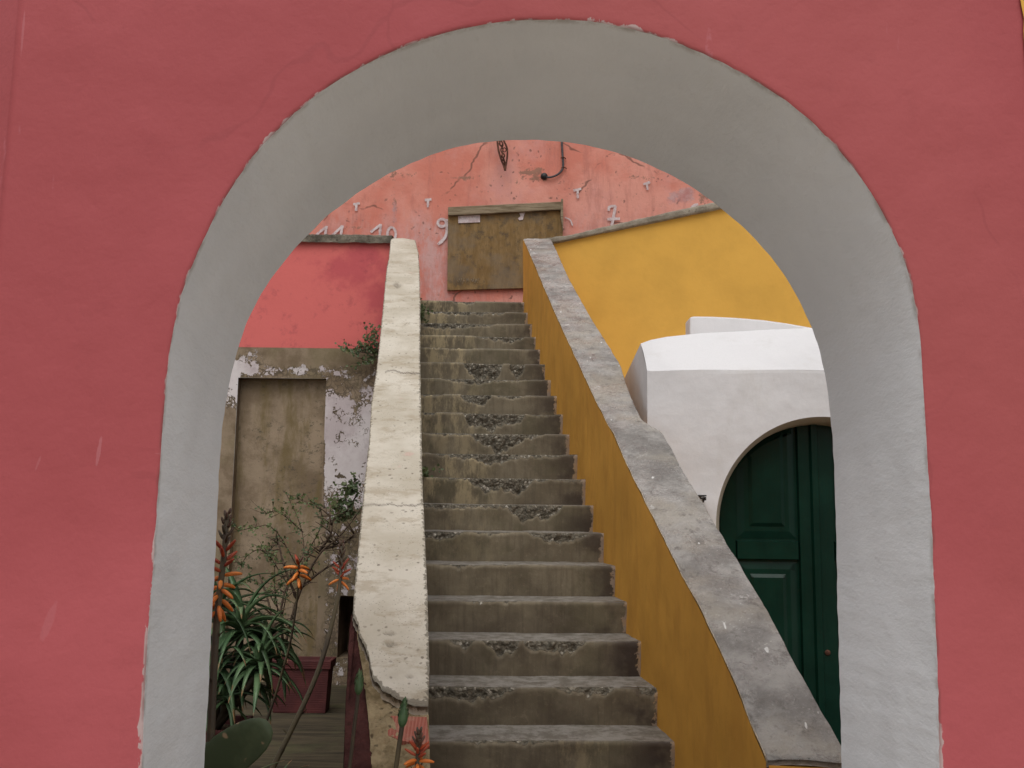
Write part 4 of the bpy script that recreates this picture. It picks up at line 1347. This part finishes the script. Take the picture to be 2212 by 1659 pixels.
# low white wall behind the shoulder
YG = 8.2
gp = [(1490, 760), (1860, 760), (1860, 716), (1757, 708), (1700, 698), (1650, 691), (1590, 686), (1540, 683.5), (1500, 683), (1490, 685)]
b = MB()
pts = [at(x, y, YG) for x, y in gp]
for k in (0, 1): pts[k].z = .6
b.prism(pts, (0, .22, 0))
tag(b.build('gable_wall', M['white'], bevel=.015), 'low white wall with a curved top behind the shoulder of the white house', 'wall')

# ------------------------------------------------------------------ plants
def frame(t):
    t = t.normalized()
    s = t.cross(Vector((0, 0, 1)))
    if s.length < .05: s = t.cross(Vector((0, 1, 0)))
    s.normalize()
    return s, s.cross(t).normalized()

def aloe_leaf(b, base, az, elev, L, w, droop, m=0, tw=0):
    d = Vector((math.cos(az) * math.cos(elev), math.sin(az) * math.cos(elev), math.sin(elev)))
    p, n = Vector(base), 12
    rows = []
    for k in range(n + 1):
        t = k / n
        s, up = frame(d)
        ww = w * (1 - t) ** .72 * (1.0 if t > .08 else .8) + .0008
        th = ww * .38
        sag = ww * .30
        a = b.vert(p - s * ww + up * sag); c = b.vert(p + up * -.0); e = b.vert(p + s * ww + up * sag)
        f = b.vert(p - up * th)
        rows.append((a, c, e, f))
        for q_ in (a, c, e, f): b.at.setdefault('tip', {})[q_] = t
        p = p + d * (L / n)
        d = (d + Vector((tw * math.sin(az) * .02, -tw * math.cos(az) * .02, -droop / n))).normalized()
    for r, q in zip(rows, rows[1:]):
        for k in range(4):
            j = (k + 1) % 4
            b.face((r[k], r[j], q[j], q[k]), m)

def floret(b, p, d, L, r, m, bend):
    pts, rad = [], []
    d = d.normalized(); p = Vector(p)
    for k in range(6):
        pts.append(p.copy()); rad.append(r * (.55, 1.0, 1.05, .95, .8, .45)[k])
        p += d * (L / 5); d = (d + Vector((0, 0, bend / 5))).normalized()
    b.tube(pts, rad, 6, m)

def raceme(plant, stem_px, Y, head, r0=.009, ybase=None, dens=1.0, zone=(.38, .62), size=1.0, rng=None):
    """stem_px from the tip down; head = number of px the flowers take from the tip"""
    rng = rng or random.Random(3)
    pts = [at(x, y, lerp(Y, ybase if ybase else Y, k / (len(stem_px) - 1))) for k, (x, y) in enumerate(stem_px)]
    sm = [Vector(q) for q in smooth_poly([tuple(p) for p in pts], 2)]
    L = sum((a - c).length for a, c in zip(sm, sm[1:]))
    b = MB()
    b.tube(sm, [lerp(r0 * .55, r0, k / (len(sm) - 1)) for k in range(len(sm))], 8)
    for k in range(8):                            # dry bracts along the stalk
        t = .35 + .6 * k / 8
        q = Vector(poly_at([tuple(p) for p in sm], t)); a = rng.uniform(0, 6.28)
        s = Vector((math.cos(a), math.sin(a), .9)).normalized()
        v = [b.vert(q + Vector((math.cos(a), math.sin(a), 0)) * r0 * .9 + o) for o in (Vector((0, 0, -.008)), Vector((-math.sin(a), math.cos(a), 0)) * .006, s * .026, Vector((math.sin(a), -math.cos(a), 0)) * .006)]
        b.face(v)
    st = b.build('flower_stalk', M['stalk'], plant, smooth=True)
    b = MB()
    mpp = (pts[0] - CAM).dot(FWD) / F_PX
    H = head * mpp
    N = int(30 * dens)
    for k in range(N):
        t = (k + rng.random() * .6) / N            # 0 tip, 1 lowest flower
        q = Vector(poly_at([tuple(p) for p in sm], min(1, t * H / L)))
        a = k * 2.39996 + rng.uniform(-.25, .25)
        out = Vector((math.cos(a), math.sin(a), 0))
        if t < zone[0]:
            el, ln, rd, m, bend = lerp(1.35, .85, t / zone[0]), lerp(.016, .030, t / zone[0]), .0042, 0, .1
        elif t < zone[1]:
            el, ln, rd, m, bend = lerp(.85, .35, (t - zone[0]) / (zone[1] - zone[0])), .040, .0050, 1, .0
        else:
            el, ln, rd, m, bend = lerp(.15, -.85, (t - zone[1]) / (1 - zone[1])) + rng.uniform(-.2, .2), .046, .0060, 2, -.45
        dd = (out * math.cos(el) + Vector((0, 0, math.sin(el))))
        floret(b, q + out * r0 * .5, dd, ln * size, rd * size, m, bend)
    h = b.build('flower_head', [M['bud'], M['red'], M['orange']], st, smooth=True)
    return st

def bud(plant, stem_px, Y, L, r, r0=.007):
    pts = [at(x, y, Y) for x, y in stem_px]
    sm = [Vector(q) for q in smooth_poly([tuple(p) for p in pts], 2)]
    b = MB(); b.tube(sm, r0, 7)
    st = b.build('flower_stalk', M['stalk'], plant, smooth=True)
    b = MB()
    t = (sm[0] - sm[3]).normalized(); base = sm[0] - t * L * .6
    rr = [.35, .8, 1.0, .95, .75, .5, .22, .03]
    b.tube([base + t * L * k / 7 for k in range(8)], [r * q for q in rr], 9)
    for k in range(40):
        u = .12 + .8 * k / 40; a = k * 2.4
        s, w = frame(t); o = s * math.cos(a) + w * math.sin(a)
        q = base + t * L * u; rad = r * rr[min(7, int(u * 7))]
        v = [b.vert(q + o * rad * .9 - s.cross(o) * 0), b.vert(q + o * rad * 1.12 + t * .008 + o.cross(t) * .004), b.vert(q + o * rad * .9 + t * .018), b.vert(q + o * rad * 1.12 + t * .008 - o.cross(t) * .004)]
        b.face(v)
    b.build('flower_bud', M['bud'] if False else M['aloe'], st, smooth=True)

def trough(name, label, x0, x1, y0, y1, h, taper=.03):
    t = thing(name, label, 'planter', ((x0 + x1) / 2, (y0 + y1) / 2, 0))
    b = MB()
    def ring(z, ins):
        return [b.vert(p) for p in ((x0 + ins, y0 + ins, z), (x1 - ins, y0 + ins, z), (x1 - ins, y1 - ins, z), (x0 + ins, y1 - ins, z))]
    R = [ring(.012, taper), ring(h - .07, .010), ring(h - .07, -.006), ring(h - .004, -.010), ring(h, -.006), ring(h, .016), ring(h - .05, .020)]
    for p, q in zip(R, R[1:]):
        for k in range(4): b.face((p[k], p[(k + 1) % 4], q[(k + 1) % 4], q[k]))
    b.face(R[0][::-1])
    b.build('pot', M['planter'], t, bevel=.006)
    b = MB()
    b.grid(lambda u, v: (lerp(x0 + .016, x1 - .016, u), lerp(y0 + .016, y1 - .016, v), h - .045 + .02 * nz((u * 5, v * 5, 0))), 16, 10)
    b.build('soil', M['soil'], t, smooth=True)
    return t
# far red trough
q0, q1 = at(600, 1426, 8.55), at(713, 1426, 8.55)
trough('planter', 'red ribbed plastic planter standing before the blocked doorway', q0.x - .06, q1.x, 8.55, 8.80, q0.z)
# near red trough at the left edge, holding the aloe
YN = 5.6
w0, w1 = at(420, 1577, YN), at(492, 1577, YN)
zN = w0.z
trough('planter', 'red planter at the left jamb of the arch, holding the leafy aloe', w0.x - .20, w1.x + .02, YN, YN + .42, zN)

rng = random.Random(11)
aloe1 = thing('aloe_plant', 'leafy aloe with arching grey green leaves growing in the near red planter', 'plant', (w0.x, YN + .2, zN - .04))
b = MB()
for (cx_, cy_, Yc, n, Lm) in ((520, 1370, YN + .12, 34, .46), (470, 1330, YN + .18, 26, .46), (575, 1400, YN + .25, 22, .36), (470, 1450, YN + .05, 22, .36), (520, 1480, YN + .2, 26, .36), (560, 1450, YN + .02, 24, .34), (485, 1520, YN + .08, 22, .30)):
    c = at(cx_, cy_, Yc)
    b.tube([Vector((lerp(w0.x, w1.x, .5) - .05, YN + .2, zN - .05)), c.lerp(Vector((lerp(w0.x, w1.x, .5), YN + .2, zN)), .5) + Vector((0, .02, 0)), c], [.026, .022, .018], 8, 1)
    for k in range(n):
        az = k * 2.39996 + rng.uniform(-.3, .3)
        el = lerp(1.25, -.15, k / n) + rng.uniform(-.2, .2)
        L = Lm * rng.uniform(.75, 1.15)
        aloe_leaf(b, c + Vector((0, 0, .05 * (1 - k / n))), az, el, L, rng.uniform(.020, .033), rng.uniform(1.2, 2.8), tw=rng.uniform(-1, 1))
b.build('leaves', [M['aloe'], M['stalk']], aloe1, smooth=True)
raceme(aloe1, [(646, 1212), (645, 1240), (644, 1275), (636, 1340), (625, 1400), (610, 1450), (596, 1500), (575, 1560)], 5.2, 52, .008, 5.5, (.40), (.10, .25), 1.6, random.Random(5))

aloe2 = thing('aloe_plant', 'aloe with a tall red and orange flower spike close against the left jamb', 'plant', tuple(at(452, 1750, 3.3)))
raceme(aloe2, [(490, 1108), (488, 1150), (484, 1200), (478, 1250), (472, 1300), (465, 1380), (460, 1480), (455, 1600), (448, 1760)], 3.45, 215, .015, 3.3, 1.15, (.34, .62), 1.3, random.Random(8))
b = MB()
c = at(430, 1770, 3.4)
for k in range(16):
    aloe_leaf(b, c, k * 2.4, lerp(1.3, .4, k / 16), .30 * rng.uniform(.8, 1.1), .018, rng.uniform(.6, 1.6))
b.build('leaves', M['aloe'], aloe2, smooth=True)

aloe3 = thing('aloe_plant', 'long leaning aloe stalk with a dark red flower head, in front of the red planter', 'plant', tuple(at(560, 1760, 3.9)))
raceme(aloe3, [(737, 1172), (738, 1205), (736, 1245), (731, 1290), (718, 1345), (704, 1400), (680, 1470), (650, 1535), (618, 1600), (590, 1655), (555, 1750)], 4.15, 92, .012, 3.9, .95, (.55, .84), 1.0, random.Random(9))
b = MB()
c = at(548, 1775, 3.9)
for k in range(18):
    aloe_leaf(b, c, k * 2.4, lerp(1.2, .2, k / 18), .28 * rng.uniform(.8, 1.1), .018, rng.uniform(.6, 1.6))
b.build('leaves', M['aloe'], aloe3, smooth=True)
bud(aloe3, [(776, 1470), (772, 1520), (765, 1570), (760, 1620), (752, 1680), (730, 1760)], 3.3, .075, .014, .006)

aloe4 = thing('aloe_plant', 'aloe flower head and pointed bud in front of the broken parapet end', 'plant', tuple(at(885, 1760, 3.1)))
raceme(aloe4, [(905, 1580), (904, 1605), (902, 1640), (899, 1690), (890, 1760)], 3.1, 78, .009, 3.1, .9, (.42, .72), 1.0, random.Random(4))
bud(aloe4, [(872, 1535), (868, 1570), (862, 1610), (856, 1650), (850, 1700), (862, 1760)], 3.15, .085, .0155, .0075)
b = MB()
c = at(878, 1790, 3.15)
for k in range(18):
    aloe_leaf(b, c, k * 2.4, lerp(1.2, .1, k / 18), .16 * rng.uniform(.8, 1.1), .016, rng.uniform(.8, 1.8))
b.build('leaves', M['aloe'], aloe4, smooth=True)

# prickly pear
pear = thing('prickly_pear', 'flat dark green prickly pear pad with pale scars, bottom left inside the arch', 'cactus', tuple(at(440, 1760, 3.0)))
b = MB()
def pad(c, ax, L, W, th, tilt):
    """oval pad with its long axis ax; flat side turned by tilt"""
    ax = ax.normalized(); nrm = Vector((math.sin(tilt), -math.cos(tilt), .25)); nrm = (nrm - ax * nrm.dot(ax)).normalized(); sd = ax.cross(nrm).normalized()
    n, m = 28, 14
    rows = []
    for j in range(m + 1):
        ph = math.pi * j / m
        row = []
        for i in range(n):
            a = math.tau * i / n
            t = -math.cos(ph)
            wid = W * math.sin(ph) ** .85 * (1 + .22 * t)
            p = c + ax * t * L + sd * math.cos(a) * wid + nrm * math.sin(a) * th * math.sin(ph) ** .5
            p += nrm * .006 * nz(p, 9)
            row.append(b.vert(p))
        rows.append(row)
    for r, q in zip(rows, rows[1:]):
        for i in range(n):
            j = (i + 1) % n
            b.face((r[i], r[j], q[j], q[i]))
    return nrm, sd
e0, e1 = at(330, 1738, 3.3), at(586, 1566, 3.3)
mid = (e0 + e1) / 2
nrm, sd = pad(mid, e1 - e0, (e1 - e0).length / 2, .070, .018, .1)
b.build('pad', M['cactus'], pear, smooth=True)
b = MB()
lowp_ = at(395, 1800, 3.3)
pad((lowp_ + e0) / 2 + Vector((-.05, 0, -.1)), Vector((.4, 0, 1)), .14, .08, .018, .3)
b.build('pad', M['cactus'], pear, smooth=True)

# creeper on the blocked doorway
def leaf_quad(b, p, s, r, m=0):
    a = r.uniform(0, 6.28); t = Vector((math.cos(a), r.uniform(-.6, .2), math.sin(a))).normalized()
    n = Vector((r.uniform(-.7, .7), -1, r.uniform(-.1, .9))).normalized()
    w = t.cross(n).normalized() * s * .42
    v = [b.vert(p), b.vert(p + t * s * .45 + w + n * s * .08), b.vert(p + t * s), b.vert(p + t * s * .45 - w + n * s * .08)]
    b.face(v, m)
def creeper(name, label, stems, Y, nleaf, size, rad=.004, spread=16, cat='creeper', seed=1, twigs=3):
    r = random.Random(seed)
    t = thing(name, label, cat, tuple(at(*stems[0][0], Y)))
    bs, bl = MB(), MB()
    for st in stems:
        pts = [at(x, y, Y - .02 - .12 * math.sin(math.pi * k / max(1, len(st) - 1))) for k, (x, y) in enumerate(st)]
        sm = [Vector(q) for q in smooth_poly([tuple(p) for p in pts], 2)]
        bs.tube(sm, [rad * lerp(1.3, .5, k / len(sm)) for k in range(len(sm))], 5)
        tl = [tuple(p) for p in sm]
        for k in range(twigs * len(st)):
            q = Vector(poly_at(tl, r.uniform(.15, 1)))
            e = q + Vector((r.uniform(-1, 1) * .16, -r.uniform(0, .06), r.uniform(-.5, 1) * .14))
            m = (q + e) / 2 + Vector((r.uniform(-.02, .02), 0, r.uniform(-.02, .03)))
            bs.tube([q, m, e], [rad * .55, rad * .45, rad * .25], 4)
            for j in range(nleaf):
                w = r.random()
                leaf_quad(bl, q.lerp(e, w) + Vector((r.gauss(0, .008), -.004, r.gauss(0, .008))), size * r.uniform(.6, 1.3), r)
        for j in range(nleaf * len(st)):
            leaf_quad(bl, Vector(poly_at(tl, r.random())) + Vector((r.gauss(0, .01), -.005, r.gauss(0, .01))), size * r.uniform(.6, 1.3), r)
    bs.build('stems', M['twig'], t, smooth=True)
    bl.build('leaves', M['leaf'], t)
    return t
creeper('creeper', 'thin straggling creeper with tiny leaves across the cemented doorway',
        [[(610, 1330), (625, 1250), (660, 1200), (650, 1130), (615, 1060)], [(640, 1220), (590, 1130), (545, 1140), (500, 1150)], [(660, 1200), (700, 1130), (690, 1090), (640, 1085)],
         [(620, 1260), (570, 1180), (530, 1200), (520, 1230)], [(655, 1150), (600, 1100), (575, 1110)], [(610, 1330), (560, 1250), (520, 1255)], [(640, 1250), (680, 1180), (720, 1160)],
         [(600, 1320), (590, 1240), (600, 1200), (570, 1190)]], 9.3, 5, .026, .0045, seed=2, twigs=4)
creeper('creeper', 'dark leafy creeper hanging on the white pier beside the cream parapet',
        [[(768, 1050), (745, 1075), (732, 1100)], [(770, 1070), (750, 1105), (724, 1120)], [(772, 1035), (755, 1050), (742, 1060)], [(765, 1110), (740, 1120)]], 9.5, 6, .036, .006, seed=4, twigs=4)
creeper('bare_shrub', 'bare dark twigs branching in front of the cemented doorway, under the leafy creeper',
        [[(610, 1420), (640, 1290), (690, 1190), (730, 1165), (768, 1115)], [(690, 1190), (720, 1150), (712, 1110)], [(650, 1270), (690, 1235), (735, 1210)], [(610, 1380), (605, 1300), (635, 1230)],
         [(700, 1185), (745, 1175), (770, 1150)], [(600, 1430), (590, 1330), (560, 1240)], [(640, 1290), (615, 1230), (600, 1165)]], 9.0, 0, .02, .011, cat='shrub', seed=6, twigs=4)
creeper('wall_plant', 'small green plant rooted at the foot of the red pink terrace wall',
        [[(815, 765), (800, 745), (790, 728)], [(812, 762), (790, 752), (775, 755)], [(816, 765), (812, 735), (808, 716)], [(812, 765), (755, 757), (742, 756)], [(815, 770), (780, 785), (765, 795)]], YD - .03, 5, .032, .004, cat='plant', seed=7, twigs=3)
creeper('weed', 'small green weed at the top of the steps beside the cream parapet', [[(909, 690), (912, 672), (914, 660)], [(910, 690), (913, 680)]], Y0 + 17 * T, 5, .028, .002, cat='weed', seed=9, twigs=2)
creeper('weed', 'tiny weed halfway up the steps where they meet the cream parapet', [[(914, 1036), (917, 1024), (919, 1016)], [(914, 1036), (921, 1028)]], Y0 + 7.3 * T, 5, .026, .002, cat='weed', seed=10, twigs=2)

# ------------------------------------------------------------------ house across the lane (behind the camera)
HOUSE_ACROSS = False
if HOUSE_ACROSS:
    b = MB()
    b.box((-9, -6.5, 0), (9, -2.6, 5.2))
    tag(b.build('lane_house', M['beige'], bevel=.03), 'plain beige house across the lane, behind the viewpoint and out of view', 'house')

# ------------------------------------------------------------------ light
world = bpy.data.worlds.new('World'); scene.world = world
world.use_nodes = True
wt = world.node_tree
sky = wt.nodes.new('ShaderNodeTexSky'); sky.sky_type = 'NISHITA'; sky.sun_disc = False
SUN_EL, SUN_AZ = math.radians(60), math.radians(186)    # azimuth clockwise from +Y: behind and to the left of the camera
sky.sun_elevation = SUN_EL; sky.sun_rotation = SUN_AZ
sky.air_density = 1.0; sky.dust_density = 4.0; sky.ozone_density = 1.0
hs = wt.nodes.new('ShaderNodeHueSaturation'); hs.inputs['Saturation'].default_value = .18   # overcast
wt.links.new(sky.outputs[0], hs.inputs['Color'])
bg = wt.nodes['Background']; bg.inputs['Strength'].default_value = .12
wt.links.new(hs.outputs[0], bg.inputs['Color'])
sd_ = bpy.data.lights.new('sun', 'SUN'); sd_.energy = 1.0; sd_.angle = math.radians(60); sd_.color = (1, .96, .9)
so = bpy.data.objects.new('sun', sd_); COL.objects.link(so)
dirv = Vector((math.sin(SUN_AZ) * math.cos(SUN_EL), math.cos(SUN_AZ) * math.cos(SUN_EL), math.sin(SUN_EL)))
so.rotation_euler = dirv.to_track_quat('Z', 'Y').to_euler()

# ------------------------------------------------------------------ camera
cd = bpy.data.cameras.new('camera'); cam = bpy.data.objects.new('camera', cd); COL.objects.link(cam)
cd.sensor_width = 36; cd.lens = 36 * F_PX / 2212; cd.clip_end = 2000; cd.clip_start = .05
from mathutils import Matrix
mw = Matrix((RGT, UPV, -FWD)).transposed().to_4x4(); mw.translation = CAM
cam.matrix_world = mw
scene.camera = cam
vs = scene.view_settings
vs.view_transform = 'Standard'; vs.look = 'None'; vs.gamma = 1; vs.use_curve_mapping = False; vs.exposure = 0.0
for o in bpy.data.objects:
    if '_loc' in o: del o['_loc']
